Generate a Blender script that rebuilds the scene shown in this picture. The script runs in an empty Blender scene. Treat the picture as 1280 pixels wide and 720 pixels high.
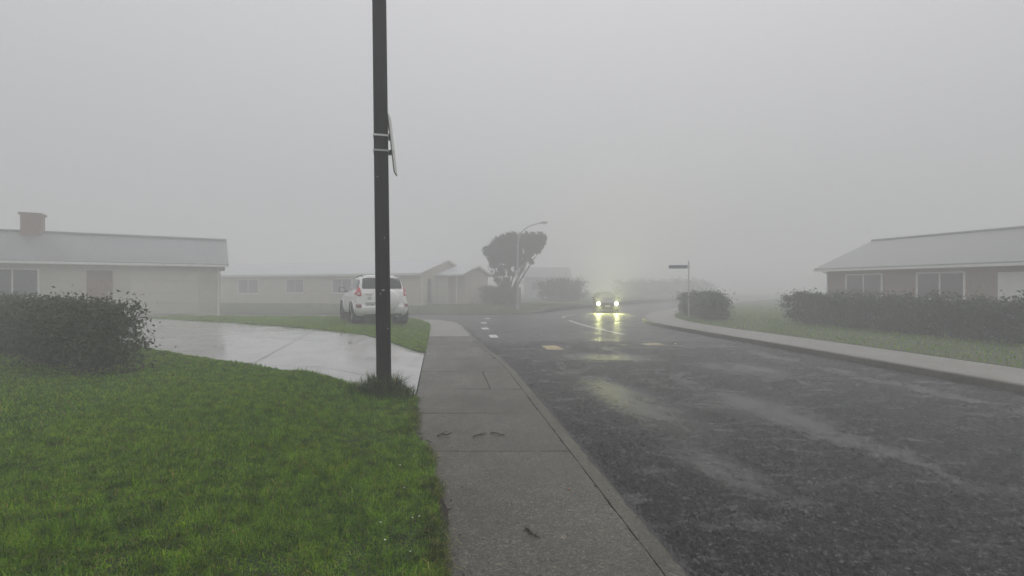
import bpy, bmesh, math, random
import numpy as np
from mathutils import Vector, Matrix
from mathutils.bvhtree import BVHTree
from mathutils.geometry import delaunay_2d_cdt

random.seed(7)
RNG = np.random.default_rng(11)
R = math.radians
SC = bpy.context.scene
COL = SC.collection


# ------------------------------------------------------------------ helpers
def sstep(a, b, x):
    t = min(1.0, max(0.0, (x - a) / (b - a)))
    return t * t * (3 - 2 * t)


def nsstep(a, b, x):
    t = np.clip((x - a) / (b - a), 0, 1)
    return t * t * (3 - 2 * t)


def tag(o, label=None, cat=None, group=None, kind=None):
    if label: o['label'] = label
    if cat: o['category'] = cat
    if group: o['group'] = group
    if kind: o['kind'] = kind
    return o


def thing(name, label, cat, loc=(0, 0, 0), rz=0.0, group=None):
    o = bpy.data.objects.new(name, None)
    COL.objects.link(o)
    o.empty_display_size = 0.3
    o.location = loc
    o.rotation_euler = (0, 0, rz)
    return tag(o, label, cat, group)


def link_mesh(name, me, mat, parent=None, smooth=None):
    o = bpy.data.objects.new(name, me)
    COL.objects.link(o)
    if mat is not None and not me.materials:
        for m in (mat if isinstance(mat, (list, tuple)) else [mat]):
            me.materials.append(m)
    if parent is not None:
        o.parent = parent
    if smooth is not None:
        for p in me.polygons: p.use_smooth = True
        try:
            me.set_sharp_from_angle(angle=R(smooth))
        except Exception:
            pass
    return o


def copy_tree(o, parent=None):
    c = o.copy()
    COL.objects.link(c)
    if parent is not None:
        c.parent = parent
    for ch in list(o.children):
        copy_tree(ch, c)
    return c


class MB:
    """collects faces for one mesh object"""
    def __init__(self):
        self.v = []; self.f = []; self.mi = []; self.cur = 0

    def add(self, vs, fs):
        b = len(self.v)
        self.v += [tuple(p) for p in vs]
        for f in fs:
            self.f.append([b + i for i in f]); self.mi.append(self.cur)

    def box(self, x0, x1, y0, y1, z0, z1, M=None):
        vs = [Vector((x, y, z)) for z in (z0, z1) for y in (y0, y1) for x in (x0, x1)]
        if M is not None: vs = [M @ p for p in vs]
        self.add(vs, [(0, 2, 3, 1), (4, 5, 7, 6), (0, 1, 5, 4), (2, 6, 7, 3), (0, 4, 6, 2), (1, 3, 7, 5)])

    def cbox(self, x0, x1, y0, y1, z0, z1, c=0.01, M=None):
        """box with chamfered edges"""
        bm = bmesh.new()
        bmesh.ops.create_cube(bm, size=1)
        for q in bm.verts:
            q.co = Vector(((x0 + x1) / 2 + q.co.x * (x1 - x0), (y0 + y1) / 2 + q.co.y * (y1 - y0), (z0 + z1) / 2 + q.co.z * (z1 - z0)))
        bmesh.ops.bevel(bm, geom=list(bm.edges), offset=c, segments=2, profile=0.6, affect='EDGES')
        self.bm(bm, M)

    def bm(self, bm, M=None):
        bm.verts.index_update()
        vs = [(M @ q.co) if M is not None else q.co.copy() for q in bm.verts]
        self.add(vs, [[q.index for q in f.verts] for f in bm.faces])
        bm.free()

    def tube(self, pts, rad, n=8, cap=True):
        pts = [Vector(p) for p in pts]
        rads = rad if isinstance(rad, (list, tuple)) else [rad] * len(pts)
        b = len(self.v)
        up = None
        for i, p in enumerate(pts):
            d = (pts[min(i + 1, len(pts) - 1)] - pts[max(i - 1, 0)]).normalized()
            if up is None:
                up = d.orthogonal().normalized()
            else:
                up = (up - d * up.dot(d)).normalized()
            s = d.cross(up)
            for k in range(n):
                a = 2 * math.pi * k / n
                self.v.append(tuple(p + (up * math.cos(a) + s * math.sin(a)) * rads[i]))
        for i in range(len(pts) - 1):
            for k in range(n):
                k2 = (k + 1) % n
                self.f.append([b + i * n + k, b + i * n + k2, b + (i + 1) * n + k2, b + (i + 1) * n + k]); self.mi.append(self.cur)
        if cap:
            self.f.append([b + k for k in reversed(range(n))]); self.mi.append(self.cur)
            e = b + (len(pts) - 1) * n
            self.f.append([e + k for k in range(n)]); self.mi.append(self.cur)

    def lathe(self, prof, n=32, M=None):
        """prof: (radius, axial) pairs, axis = local X"""
        b = len(self.v)
        for (r, a) in prof:
            for k in range(n):
                t = 2 * math.pi * k / n
                p = Vector((a, r * math.cos(t), r * math.sin(t)))
                self.v.append(tuple(M @ p if M is not None else p))
        for i in range(len(prof) - 1):
            for k in range(n):
                k2 = (k + 1) % n
                self.f.append([b + i * n + k, b + (i + 1) * n + k, b + (i + 1) * n + k2, b + i * n + k2]); self.mi.append(self.cur)

    def prism(self, poly, axis, a0, a1, M=None):
        """polygon (2D) extruded along an axis: 'x' -> (y,z), 'y' -> (x,z), 'z' -> (x,y)"""
        def P(p, a):
            q = {'x': (a, p[0], p[1]), 'y': (p[0], a, p[1]), 'z': (p[0], p[1], a)}[axis]
            q = Vector(q)
            return M @ q if M is not None else q
        n = len(poly)
        vs = [P(p, a0) for p in poly] + [P(p, a1) for p in poly]
        fs = [list(range(n))[::-1], list(range(n, 2 * n))] + [[i, (i + 1) % n, n + (i + 1) % n, n + i] for i in range(n)]
        self.add(vs, fs)

    def mesh(self, name, fix=True):
        me = bpy.data.meshes.new(name)
        me.from_pydata(self.v, [], self.f)
        if any(self.mi):
            me.polygons.foreach_set('material_index', self.mi)
        if fix:
            bm = bmesh.new(); bm.from_mesh(me)
            bmesh.ops.recalc_face_normals(bm, faces=bm.faces)
            bm.to_mesh(me); bm.free()
        me.update()
        return me

    def build(self, name, mat, parent=None, smooth=None, fix=True):
        return link_mesh(name, self.mesh(name, fix), mat, parent, smooth)


def np_mesh(name, V, F):
    """V (n,3) float, F (m,k) int : fast mesh"""
    me = bpy.data.meshes.new(name)
    k = F.shape[1]
    me.vertices.add(len(V)); me.vertices.foreach_set('co', V.astype(np.float32).ravel())
    me.loops.add(F.size); me.loops.foreach_set('vertex_index', F.astype(np.int32).ravel())
    me.polygons.add(len(F))
    me.polygons.foreach_set('loop_start', np.arange(0, F.size, k, dtype=np.int32))
    me.polygons.foreach_set('loop_total', np.full(len(F), k, dtype=np.int32))
    me.update(calc_edges=True)
    return me


def inside(poly, x, y):
    poly = np.asarray(poly); r = np.zeros(len(x), bool); n = len(poly)
    for i in range(n):
        x0, y0 = poly[i]; x1, y1 = poly[(i + 1) % n]
        c = ((y0 > y) != (y1 > y)) & (x < (x1 - x0) * (y - y0) / (y1 - y0 + 1e-12) + x0)
        r ^= c
    return r


def dens(poly, step, closed=True):
    out = []; n = len(poly)
    for i in range(n if closed else n - 1):
        a = Vector(poly[i]); b = Vector(poly[(i + 1) % n])
        k = max(1, int((b - a).length / step))
        out += [a.lerp(b, j / k) for j in range(k)]
    if not closed: out.append(Vector(poly[-1]))
    return [tuple(p) for p in out]


def smooth_line(pts, it=2):
    """Chaikin, keeps the ends"""
    for _ in range(it):
        q = [pts[0]]
        for a, b in zip(pts, pts[1:]):
            q.append((a[0] * .75 + b[0] * .25, a[1] * .75 + b[1] * .25))
            q.append((a[0] * .25 + b[0] * .75, a[1] * .25 + b[1] * .75))
        q.append(pts[-1]); pts = q
    return pts


def offset_line(pts, d):
    """shift a polyline sideways by d (positive = to the left of its direction)"""
    out = []
    for i, p in enumerate(pts):
        a = Vector(pts[max(i - 1, 0)]); b = Vector(pts[min(i + 1, len(pts) - 1)])
        t = (b - a).normalized()
        out.append((p[0] - t.y * d, p[1] + t.x * d))
    return out


def drape(name, poly, zf, mat, step=0.6, skirt=0.0, parent=None):
    """a ground sheet that follows zf(x, y), with an optional side skirt"""
    b = dens(poly, step)
    n = len(b)
    xs = [p[0] for p in b]; ys = [p[1] for p in b]
    gx, gy = np.meshgrid(np.arange(min(xs), max(xs), step), np.arange(min(ys), max(ys), step))
    gx = gx.ravel() + RNG.uniform(-.05, .05, gx.size) * step; gy = gy.ravel()
    ok = inside(b, gx, gy)
    pts = [Vector(p) for p in b] + [Vector((x, y)) for x, y in zip(gx[ok], gy[ok])]
    vs, es, fs, *_ = delaunay_2d_cdt(pts, [(i, (i + 1) % n) for i in range(n)], [], 1, 1e-4)
    V = [(p.x, p.y, zf(p.x, p.y)) for p in vs]
    F = [list(f) for f in fs]
    if skirt > 0:
        m = {}
        cnt = {}
        for f in F:
            for i in range(len(f)):
                e = (f[i], f[(i + 1) % len(f)])
                cnt[e] = 1
        side = []
        for (a, c) in cnt:
            if (c, a) not in cnt:
                for q in (a, c):
                    if q not in m:
                        m[q] = len(V); V.append((V[q][0], V[q][1], V[q][2] - skirt))
                side.append([c, a, m[a], m[c]])
        F += side
    me = bpy.data.meshes.new(name)
    me.from_pydata(V, [], F)
    bm = bmesh.new(); bm.from_mesh(me)
    bmesh.ops.recalc_face_normals(bm, faces=bm.faces)
    up = sum(f.normal.z * f.calc_area() for f in bm.faces)
    if up < 0: bmesh.ops.reverse_faces(bm, faces=bm.faces)
    bm.to_mesh(me); bm.free(); me.update()
    return link_mesh(name, me, mat, parent)


# ------------------------------------------------------------------ materials
class NT:
    def __init__(self, name):
        self.m = bpy.data.materials.new(name); self.m.use_nodes = True
        self.t = self.m.node_tree; self.n = self.t.nodes; self.l = self.t.links
        self.b = self.n['Principled BSDF']; self.out = self.n['Material Output']

    def new(self, typ, **kw):
        q = self.n.new(typ)
        for k, v in kw.items():
            if k in q.inputs: self.set(q, k, v)
            else: setattr(q, k, v)
        return q

    def set(self, q, k, v):
        s = q.inputs[k]
        if isinstance(v, bpy.types.NodeSocket): self.l.new(v, s)
        else: s.default_value = v

    def geo(self):
        return self.new('ShaderNodeNewGeometry').outputs['Position']

    def objc(self):
        return self.new('ShaderNodeTexCoord').outputs['Object']

    def scale(self, vec, s):
        q = self.new('ShaderNodeMapping'); self.l.new(vec, q.inputs['Vector']); q.inputs['Scale'].default_value = s
        return q.outputs[0]

    def noise(self, vec, scale, detail=4, rough=.55, dist=0.0):
        q = self.new('ShaderNodeTexNoise'); self.l.new(vec, q.inputs['Vector'])
        q.inputs['Scale'].default_value = scale; q.inputs['Detail'].default_value = detail
        q.inputs['Roughness'].default_value = rough; q.inputs['Distortion'].default_value = dist
        return q.outputs['Fac']

    def voro(self, vec, scale, out='Distance', feature='F1'):
        q = self.new('ShaderNodeTexVoronoi', feature=feature); self.l.new(vec, q.inputs['Vector'])
        q.inputs['Scale'].default_value = scale
        return q.outputs[out]

    def ramp(self, fac, stops, interp='LINEAR'):
        q = self.new('ShaderNodeValToRGB'); self.l.new(fac, q.inputs[0]); q.color_ramp.interpolation = interp
        e = q.color_ramp.elements
        while len(e) < len(stops): e.new(.5)
        for s, (p, c) in zip(e, stops):
            s.position = p
            s.color = (c, c, c, 1) if isinstance(c, (int, float)) else (*c, 1)
        return q.outputs[0]

    def math(self, op, a, b=None, c=None, clamp=False):
        q = self.new('ShaderNodeMath', operation=op, use_clamp=clamp)
        for i, v in enumerate((a, b, c)):
            if v is None: continue
            if isinstance(v, bpy.types.NodeSocket): self.l.new(v, q.inputs[i])
            else: q.inputs[i].default_value = v
        return q.outputs[0]

    def mix(self, fac, a, b, mode='MIX'):
        q = self.new('ShaderNodeMix', data_type='RGBA', blend_type=mode)
        for s, v in ((q.inputs[0], fac), (q.inputs[6], a), (q.inputs[7], b)):
            if isinstance(v, bpy.types.NodeSocket): self.l.new(v, s)
            elif isinstance(v, (int, float)): s.default_value = v if s.type == 'VALUE' else (v, v, v, 1)
            else: s.default_value = (*v, 1)
        return q.outputs[2]

    def bump(self, h, strength=.5, dist=.01, normal=None):
        q = self.new('ShaderNodeBump'); self.l.new(h, q.inputs['Height'])
        if isinstance(strength, bpy.types.NodeSocket): self.l.new(strength, q.inputs['Strength'])
        else: q.inputs['Strength'].default_value = strength
        q.inputs['Distance'].default_value = dist
        if normal is not None: self.l.new(normal, q.inputs['Normal'])
        return q.outputs[0]

    def fin(self, col=None, rough=None, normal=None, **kw):
        if col is not None:
            self.set(self.b, 'Base Color', col if isinstance(col, bpy.types.NodeSocket) else (*col, 1))
        if rough is not None: self.set(self.b, 'Roughness', rough)
        if normal is not None: self.l.new(normal, self.b.inputs['Normal'])
        for k, v in kw.items(): self.set(self.b, k.replace('_', ' '), v)
        return self.m


def m_plain(name, col, rough=.5, var=.15, scale=6, bump=0.0, **kw):
    """a plain paint / plastic / metal with faint unevenness"""
    t = NT(name); p = t.objc()
    n = t.noise(p, scale, 5)
    c = t.mix(t.ramp(n, [(.3, 0), (.7, 1)]), tuple(x * (1 - var) for x in col), tuple(min(1, x * (1 + var)) for x in col))
    r = t.math('MULTIPLY_ADD', t.noise(p, scale * 2.3, 3), .2 * rough, rough * .9)
    nm = t.bump(t.noise(p, scale * 12, 4), bump, .01) if bump else None
    return t.fin(c, r, nm, **kw)


def mat_concrete(name, dark, light, speck=1.0, wet=.5, fine=True):
    t = NT(name); p = t.geo()
    big = t.noise(p, .9, 6, .6); mid = t.noise(p, 7, 6, .65); gr = t.noise(p, 170, 2, .7)
    base = t.mix(t.ramp(big, [(.32, 0), (.68, 1)]), dark, light)
    base = t.mix(t.ramp(mid, [(.40, .0), (.70, .6)]), base, tuple(x * .55 for x in dark))
    stain = t.ramp(t.noise(t.scale(p, (1.0, .7, 1)), 2.6, 7, .7, .6), [(.50, 0), (.66, .45)])
    base = t.mix(stain, base, tuple(x * q for x, q in zip(dark, (.55, .58, .45))))
    if fine:
        wv = t.new('ShaderNodeVectorMath', operation='ADD'); nz = t.new('ShaderNodeTexNoise'); t.l.new(p, nz.inputs['Vector']); nz.inputs['Scale'].default_value = 60
        sc_ = t.new('ShaderNodeVectorMath', operation='SCALE'); t.l.new(nz.outputs['Color'], sc_.inputs[0]); sc_.inputs['Scale'].default_value = .03
        t.l.new(p, wv.inputs[0]); t.l.new(sc_.outputs[0], wv.inputs[1])
        vo = t.voro(wv.outputs[0], 95, 'Color'); sep = t.new('ShaderNodeSeparateColor'); t.l.new(vo, sep.inputs[0])
        chips = t.ramp(sep.outputs[0], [(.0, (.22, .22, .21)), (.45, (.95, .95, .95)), (.78, (1.05, 1.04, 1.0)), (1.0, (2.4, 2.3, 2.15))])
        base = t.mix(speck, base, t.mix(1.0, base, chips, 'MULTIPLY'))
    base = t.mix(t.ramp(gr, [(.3, .45), (.65, 0)]), base, tuple(x * .35 for x in dark))
    base = t.mix(t.ramp(t.noise(p, 48, 5, .75), [(.36, .55), (.52, 0)]), base, tuple(x * .3 for x in dark))
    damp = t.ramp(t.noise(t.scale(p, (1, .45, 1)), .8, 5, .6), [(.40, 0), (.62, 1)])
    rough = t.math('MULTIPLY_ADD', damp, -.22 * wet, .70 - .24 * wet)
    h = t.math('ADD', t.voro(p, 95), t.math('MULTIPLY', gr, .8))
    return t.fin(base, rough, t.bump(h, .55, .004), IOR=1.4)


def mat_asphalt():
    """chip seal near the camera, smoother hot mix at the junction, polished wheel tracks"""
    t = NT('wet_asphalt'); p = t.geo()
    sx = t.new('ShaderNodeSeparateXYZ'); t.l.new(p, sx.inputs[0]); X, Y = sx.outputs[0], sx.outputs[1]
    wob = t.noise(p, .55, 5, .6)
    wob2 = t.noise(p, 3.0, 6, .7)
    # distance from the kerb, measured across the street
    u = t.math('ADD', X, t.math('MULTIPLY', Y, .152)); u = t.math('ADD', u, -1.27)
    u = t.math('ADD', u, t.math('MULTIPLY_ADD', wob, 1.1, -.55))
    tracks = None
    for c, w in ((1.45, .5), (3.05, .45), (5.0, .4), (6.4, .4)):
        d = t.math('ABSOLUTE', t.math('ADD', u, -c))
        q = t.math('SUBTRACT', 1.0, t.math('DIVIDE', d, w), clamp=True)
        tracks = q if tracks is None else t.math('MAXIMUM', tracks, q)
    brk = t.noise(t.scale(p, (.55, .28, 1)), 1.0, 5, .6)
    tr = t.math('MULTIPLY', t.math('POWER', tracks, .6), t.ramp(brk, [(.44, 0), (.60, 1)]))
    tr = t.math('ADD', tr, t.math('MULTIPLY_ADD', t.noise(p, 5.5, 7, .75), 2.2, -1.35), clamp=True)
    tr = t.ramp(tr, [(.10, 0), (.62, .9)])
    smooth_far = t.math('ADD', Y, t.math('MULTIPLY_ADD', wob2, 2.4, -1.2))
    smooth_far = t.ramp(t.math('MULTIPLY_ADD', smooth_far, .1, -1.0, clamp=True), [(.36, 0), (.42, 1)])
    pools = None
    for cx, cy_, ax, ay in ((1.75, 7.0, .62, 2.3), (3.3, 6.6, .8, 1.3), (2.0, 11.2, 1.5, .8), (4.5, 9.6, .9, 1.2), (1.3, 16.2, 1.7, .7), (5.4, 13.2, 1.2, .7), (.2, 20.5, 1.4, 1.0), (4.6, 20.0, 1.3, 1.0), (4.2, 26.0, 1.6, 1.2), (1.9, 4.3, .35, .8)):
        ex_ = t.math('DIVIDE', t.math('ADD', t.math('ADD', X, -cx), t.math('MULTIPLY', t.math('ADD', Y, -cy_), .17)), ax)
        ey_ = t.math('DIVIDE', t.math('ADD', Y, -cy_), ay)
        q = t.math('SUBTRACT', 1.0, t.math('ADD', t.math('MULTIPLY', ex_, ex_), t.math('MULTIPLY', ey_, ey_)), clamp=True)
        pools = q if pools is None else t.math('MAXIMUM', pools, q)
    pools = t.math('ADD', t.math('MULTIPLY', pools, 1.1), t.math('MULTIPLY_ADD', t.noise(t.scale(p, (1, .55, 1)), 3.6, 9, .8), 4.0, -2.35))
    pools = t.ramp(pools, [(.10, 0), (.85, 1)])
    patch = t.ramp(t.noise(t.scale(p, (.5, 1.5, 1)), .9, 6, .62), [(.50, 0), (.60, 1)])
    slick = t.math('MAXIMUM', tr, t.math('MULTIPLY', smooth_far, t.math('MULTIPLY_ADD', patch, .55, .35)))
    film = t.ramp(t.noise(t.scale(p, (.6, 1.3, 1)), 2.4, 8, .75), [(.50, 0), (.62, 1)])
    slick = t.math('MAXIMUM', t.math('MAXIMUM', slick, t.math('MULTIPLY', film, .75)), t.math('MULTIPLY', pools, .85))
    vo = t.voro(p, 48, 'Color'); sp = t.new('ShaderNodeSeparateColor'); t.l.new(vo, sp.inputs[0])
    chip = t.ramp(sp.outputs[0], [(0, (.008, .008, .009)), (.55, (.028, .028, .031)), (.85, (.075, .075, .080)), (1, (.30, .30, .31))])
    binder = t.mix(wob, (.024, .024, .027), (.045, .045, .050))
    col = t.mix(t.math('MULTIPLY', slick, .8), chip, binder)
    col = t.mix(t.ramp(t.noise(p, 5, 6, .7), [(.35, .55), (.6, 0)]), col, (.016, .016, .017))
    rough = t.math('ADD', t.math('MULTIPLY_ADD', slick, -.02, .28), t.math('MULTIPLY', smooth_far, t.math('MULTIPLY_ADD', film, -.22, .12)))
    dome = t.math('SUBTRACT', 1.0, t.voro(p, 70))
    lump = t.noise(p, 38, 3, .7)
    cob = t.noise(p, 22, 5, .85)
    col = t.mix(t.ramp(cob, [(.42, .9), (.52, 0)]), col, (.006, .006, .007))
    col = t.mix(t.ramp(t.noise(p, 31, 3, .8), [(.58, 0), (.68, .7)]), col, (.20, .20, .205))
    h = t.math('ADD', t.math('MULTIPLY', dome, .35), t.math('ADD', t.math('MULTIPLY', lump, .7), t.math('MULTIPLY', cob, 1.5)))
    st = t.math('MULTIPLY_ADD', slick, -.78, 1.0)
    nm = t.bump(h, st, .05)
    nm = t.bump(t.noise(p, 2.2, 4, .6), .25, .03, nm)
    return t.fin(col, rough, nm, IOR=1.55)


def mat_gutter():
    t = NT('gutter_mortar'); p = t.geo()
    n = t.noise(p, 6, 6, .7)
    c = t.mix(t.ramp(n, [(.35, 0), (.62, 1)]), (.012, .012, .013), (.040, .040, .042))
    c = t.mix(t.ramp(t.noise(p, 60, 3, .7), [(.35, .6), (.6, 0)]), c, (.03, .03, .03))
    return t.fin(c, t.math('MULTIPLY_ADD', n, .3, .5), t.bump(t.noise(p, 30, 5, .7), .7, .012))


def mat_grassblade(name, dark, mid, light, dry=.1):
    t = NT(name); g = t.new('ShaderNodeNewGeometry')
    rnd = g.outputs['Random Per Island']
    c = t.ramp(rnd, [(0, dark), (.45, mid), (1 - dry, light), (1 - dry * .55, (.26, .22, .09)), (1.0, (.34, .29, .16))])
    patch = t.ramp(t.noise(g.outputs['Position'], 1.6, 5, .6), [(.36, 0), (.66, 1)])
    c = t.mix(patch, c, t.mix(1.0, c, (1.30, 1.14, .62), 'MULTIPLY'))
    clump = t.ramp(t.noise(g.outputs['Position'], 9.0, 4, .65), [(.36, .42), (.50, .95), (.66, 1.35)])
    c = t.mix(1.0, c, clump, 'MULTIPLY')
    t.fin(c, .55, IOR=1.3)
    tr = t.new('ShaderNodeBsdfTranslucent'); t.l.new(t.mix(1.0, c, (1.3, 1.3, .7), 'MULTIPLY'), tr.inputs[0])
    ms = t.new('ShaderNodeMixShader'); ms.inputs[0].default_value = .32
    t.l.new(t.b.outputs[0], ms.inputs[1]); t.l.new(tr.outputs[0], ms.inputs[2]); t.l.new(ms.outputs[0], t.out.inputs[0])
    return t.m


def mat_soil(name, a, b):
    t = NT(name); p = t.geo()
    c = t.mix(t.ramp(t.noise(p, 8, 6, .7), [(.3, 0), (.7, 1)]), a, b)
    c = t.mix(t.ramp(t.noise(p, 70, 3, .7), [(.4, .7), (.6, 0)]), c, tuple(x * .4 for x in a))
    return t.fin(c, .8, t.bump(t.noise(p, 45, 5, .7), .8, .02))


def mat_paint_worn(name, col, under=(.04, .04, .042), keep=.5, scale=9):
    t = NT(name); p = t.geo()
    w = t.ramp(t.noise(p, scale, 7, .75), [(keep - .06, 1), (keep + .1, 0)])
    fine = t.ramp(t.noise(p, 60, 3, .7), [(.40, .5), (.55, 0)])
    c = t.mix(t.math('MAXIMUM', t.math('SUBTRACT', 1.0, w), fine), col, under)
    return t.fin(c, .35, t.bump(t.noise(p, 70, 3), .4, .006))


def mat_timber_pole():
    t = NT('dark_pole_timber'); p = t.objc()
    g = t.noise(t.scale(p, (1, 1, .04)), 60, 5, .6)
    c = t.mix(t.ramp(g, [(.3, 0), (.7, 1)]), (.008, .0075, .008), (.020, .019, .021))
    sx = t.new('ShaderNodeSeparateXYZ'); t.l.new(p, sx.inputs[0])
    moss = t.math('ADD', t.math('MULTIPLY_ADD', sx.outputs[2], -1.0, .55), t.math('MULTIPLY_ADD', t.noise(t.scale(p, (1, 1, .35)), 9, 6, .7), 1.6, -.9))
    c = t.mix(t.ramp(moss, [(0, 0), (.5, .75)]), c, (.040, .048, .018))
    c = t.mix(t.ramp(t.voro(p, 17), [(.02, .35), (.05, 0)]), c, (.10, .10, .095))
    return t.fin(c, .7, t.bump(g, .5, .01), IOR=1.3)


def mat_foliage(name, dark, light, tr=.2):
    t = NT(name); g = t.new('ShaderNodeNewGeometry')
    c = t.ramp(g.outputs['Random Per Island'], [(0, dark), (1, light)])
    t.fin(c, .5)
    q = t.new('ShaderNodeBsdfTranslucent'); t.l.new(c, q.inputs[0])
    ms = t.new('ShaderNodeMixShader'); ms.inputs[0].default_value = tr
    t.l.new(t.b.outputs[0], ms.inputs[1]); t.l.new(q.outputs[0], ms.inputs[2]); t.l.new(ms.outputs[0], t.out.inputs[0])
    return t.m


def mat_roof(name, col):
    t = NT(name); p = t.objc()
    w = t.new('ShaderNodeTexWave', wave_type='BANDS', bands_direction='X'); t.l.new(p, w.inputs['Vector']); w.inputs['Scale'].default_value = 4.2
    c = t.mix(t.noise(p, 1.5, 5), tuple(x * .85 for x in col), tuple(x * 1.1 for x in col))
    return t.fin(c, .28, t.bump(w.outputs['Fac'], .6, .03), IOR=1.6)


def mat_cladding(name, col):
    t = NT(name); p = t.objc()
    sx = t.new('ShaderNodeSeparateXYZ'); t.l.new(p, sx.inputs[0])
    saw = t.math('FRACT', t.math('MULTIPLY', sx.outputs[2], 6.5))
    c = t.mix(t.ramp(t.noise(p, 1.3, 5), [(.3, 0), (.7, 1)]), tuple(x * .88 for x in col), tuple(x * 1.08 for x in col))
    return t.fin(c, .6, t.bump(saw, .8, .02))


def mat_carpaint(name, col, rough=.22):
    t = NT(name); p = t.objc()
    dirt = t.ramp(t.noise(p, 2.5, 6, .65), [(.42, 0), (.8, .35)])
    c = t.mix(dirt, col, tuple(x * .62 for x in col))
    r = t.math('MULTIPLY_ADD', t.noise(p, 9, 5), .25, rough)
    return t.fin(c, r, None, Coat_Weight=.6, Coat_Roughness=.12)


def mat_emit(name, col, strength):
    t = NT(name)
    return t.fin((.8, .8, .8), .2, None, Emission_Color=(*col, 1), Emission_Strength=strength)


def mat_drive():
    t = NT('wet_drive_concrete'); p = t.geo()
    n = t.noise(p, 1.3, 6, .6)
    c = t.mix(t.ramp(n, [(.35, 0), (.65, 1)]), (.36, .36, .36), (.46, .46, .46))
    c = t.mix(t.ramp(t.noise(p, 40, 5, .7), [(.3, .4), (.5, 0)]), c, (.16, .16, .16))
    pud = t.ramp(t.noise(t.scale(p, (1, .7, 1)), .9, 5, .6), [(.42, 0), (.58, 1)])
    return t.fin(c, t.math('MULTIPLY_ADD', pud, -.10, .17), t.bump(t.noise(p, 60, 4, .7), t.math('MULTIPLY_ADD', pud, -.08, .10), .004), IOR=1.5)


M = {}
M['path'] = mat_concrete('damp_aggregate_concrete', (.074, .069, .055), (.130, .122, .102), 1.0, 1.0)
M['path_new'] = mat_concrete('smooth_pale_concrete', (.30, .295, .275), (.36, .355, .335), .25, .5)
M['kerb'] = mat_concrete('kerb_concrete', (.080, .076, .058), (.132, .125, .102), .9, .8)
M['drive'] = mat_drive()
M['joint'] = m_plain('joint_dirt', (.022, .019, .014), .8, .4, 20)
M['asphalt'] = mat_asphalt()
M['gutter'] = mat_gutter()
M['soil'] = mat_soil('lawn_soil', (.022, .040, .008), (.035, .060, .012))
M['earth'] = mat_soil('bare_edge_soil', (.020, .016, .011), (.050, .040, .028))
M['turf_far'] = mat_soil('verge_turf', (.055, .085, .026), (.10, .125, .045))
M['blade'] = mat_grassblade('grass_blades', (.036, .108, .006), (.100, .225, .011), (.215, .37, .024), .07)
M['blade_far'] = mat_grassblade('grass_blades_corner', (.075, .175, .016), (.14, .275, .024), (.21, .35, .040), .04)
M['blade_tall'] = mat_grassblade('grass_blades_tuft', (.018, .046, .010), (.042, .095, .020), (.085, .15, .042), .08)
M['white_line'] = mat_paint_worn('worn_white_paint', (.80, .80, .78), keep=.60)
M['yellow_lid'] = mat_paint_worn('faded_yellow_paint', (.55, .42, .20), (.16, .13, .08), .55, 14)
M['tan_lid'] = mat_paint_worn('faded_tan_paint', (.50, .42, .22), (.12, .11, .08), .58, 14)
M['pole'] = mat_timber_pole()
M['galv'] = m_plain('galvanised_steel', (.55, .55, .55), .4, .15, 12, Metallic=.7)
M['strap_white'] = m_plain('pale_strap', (.70, .70, .70), .4, .1, 20)
M['strap_grey'] = m_plain('dull_strap', (.42, .43, .43), .45, .15, 20)
M['dark_metal'] = m_plain('dark_bracket', (.035, .035, .037), .5, .2, 20)
M['sign_face'] = m_plain('sign_face', (.55, .55, .53), .45, .06, 8)
M['car_white'] = mat_carpaint('white_car_paint', (.88, .88, .875))
M['car_dark'] = mat_carpaint('dark_car_paint', (.055, .058, .064))
M['glass_dark'] = m_plain('tinted_glass', (.018, .02, .022), .06, .1, 3)
M['black_trim'] = m_plain('black_plastic', (.022, .022, .023), .5, .15, 15)
M['tyre'] = m_plain('tyre_rubber', (.020, .020, .020), .75, .2, 30, bump=.2)
M['rim'] = m_plain('alloy_rim', (.48, .48, .49), .3, .1, 14, Metallic=.8)
M['red_lens'] = m_plain('red_lens', (.50, .020, .028), .15, .15, 10)
M['red_dark'] = m_plain('dark_red_reflector', (.16, .012, .016), .25, .15, 10)
M['clear_lens'] = m_plain('clear_lens', (.60, .60, .60), .12, .06, 10)
M['chrome'] = m_plain('chrome', (.72, .72, .73), .15, .06, 12, Metallic=1.0)
M['plate'] = m_plain('plate_white', (.72, .72, .72), .4, .04, 10)
M['plate_ink'] = m_plain('plate_ink', (.012, .012, .014), .5, .1, 10)
M['lamp_on'] = mat_emit('lit_headlamp', (1.0, 1.0, .80), 16.0)
M['bark'] = m_plain('bark', (.055, .047, .040), .8, .35, 7, bump=.6)
M['leaf_tree'] = mat_foliage('dark_tree_leaves', (.016, .021, .012), (.045, .055, .028))
M['leaf_bush'] = mat_foliage('bush_leaves', (.035, .045, .022), (.085, .10, .045))
M['leaf_hedge'] = mat_foliage('hedge_leaves', (.030, .050, .020), (.085, .12, .045))
M['leaf_hedge_b'] = mat_foliage('garden_hedge_leaves', (.025, .040, .018), (.070, .095, .035))
M['roof'] = mat_roof('pale_metal_roof', (.50, .52, .54))
M['roof_dark'] = mat_roof('grey_metal_roof', (.16, .165, .175))
M['wall_taupe'] = m_plain('taupe_plaster', (.50, .46, .39), .75, .08, 2, bump=.1)
M['wall_gable'] = m_plain('taupe_gable_plaster', (.56, .51, .43), .75, .08, 2, bump=.1)
M['wall_pale'] = mat_cladding('cream_weatherboard', (.56, .53, .46))
M['wall_grey'] = mat_cladding('grey_weatherboard', (.30, .31, .31))
M['brick'] = m_plain('brown_brick', (.20, .125, .095), .8, .25, 9, bump=.4)
M['house_white'] = m_plain('white_house_trim', (.74, .735, .71), .5, .05, 5)
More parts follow.
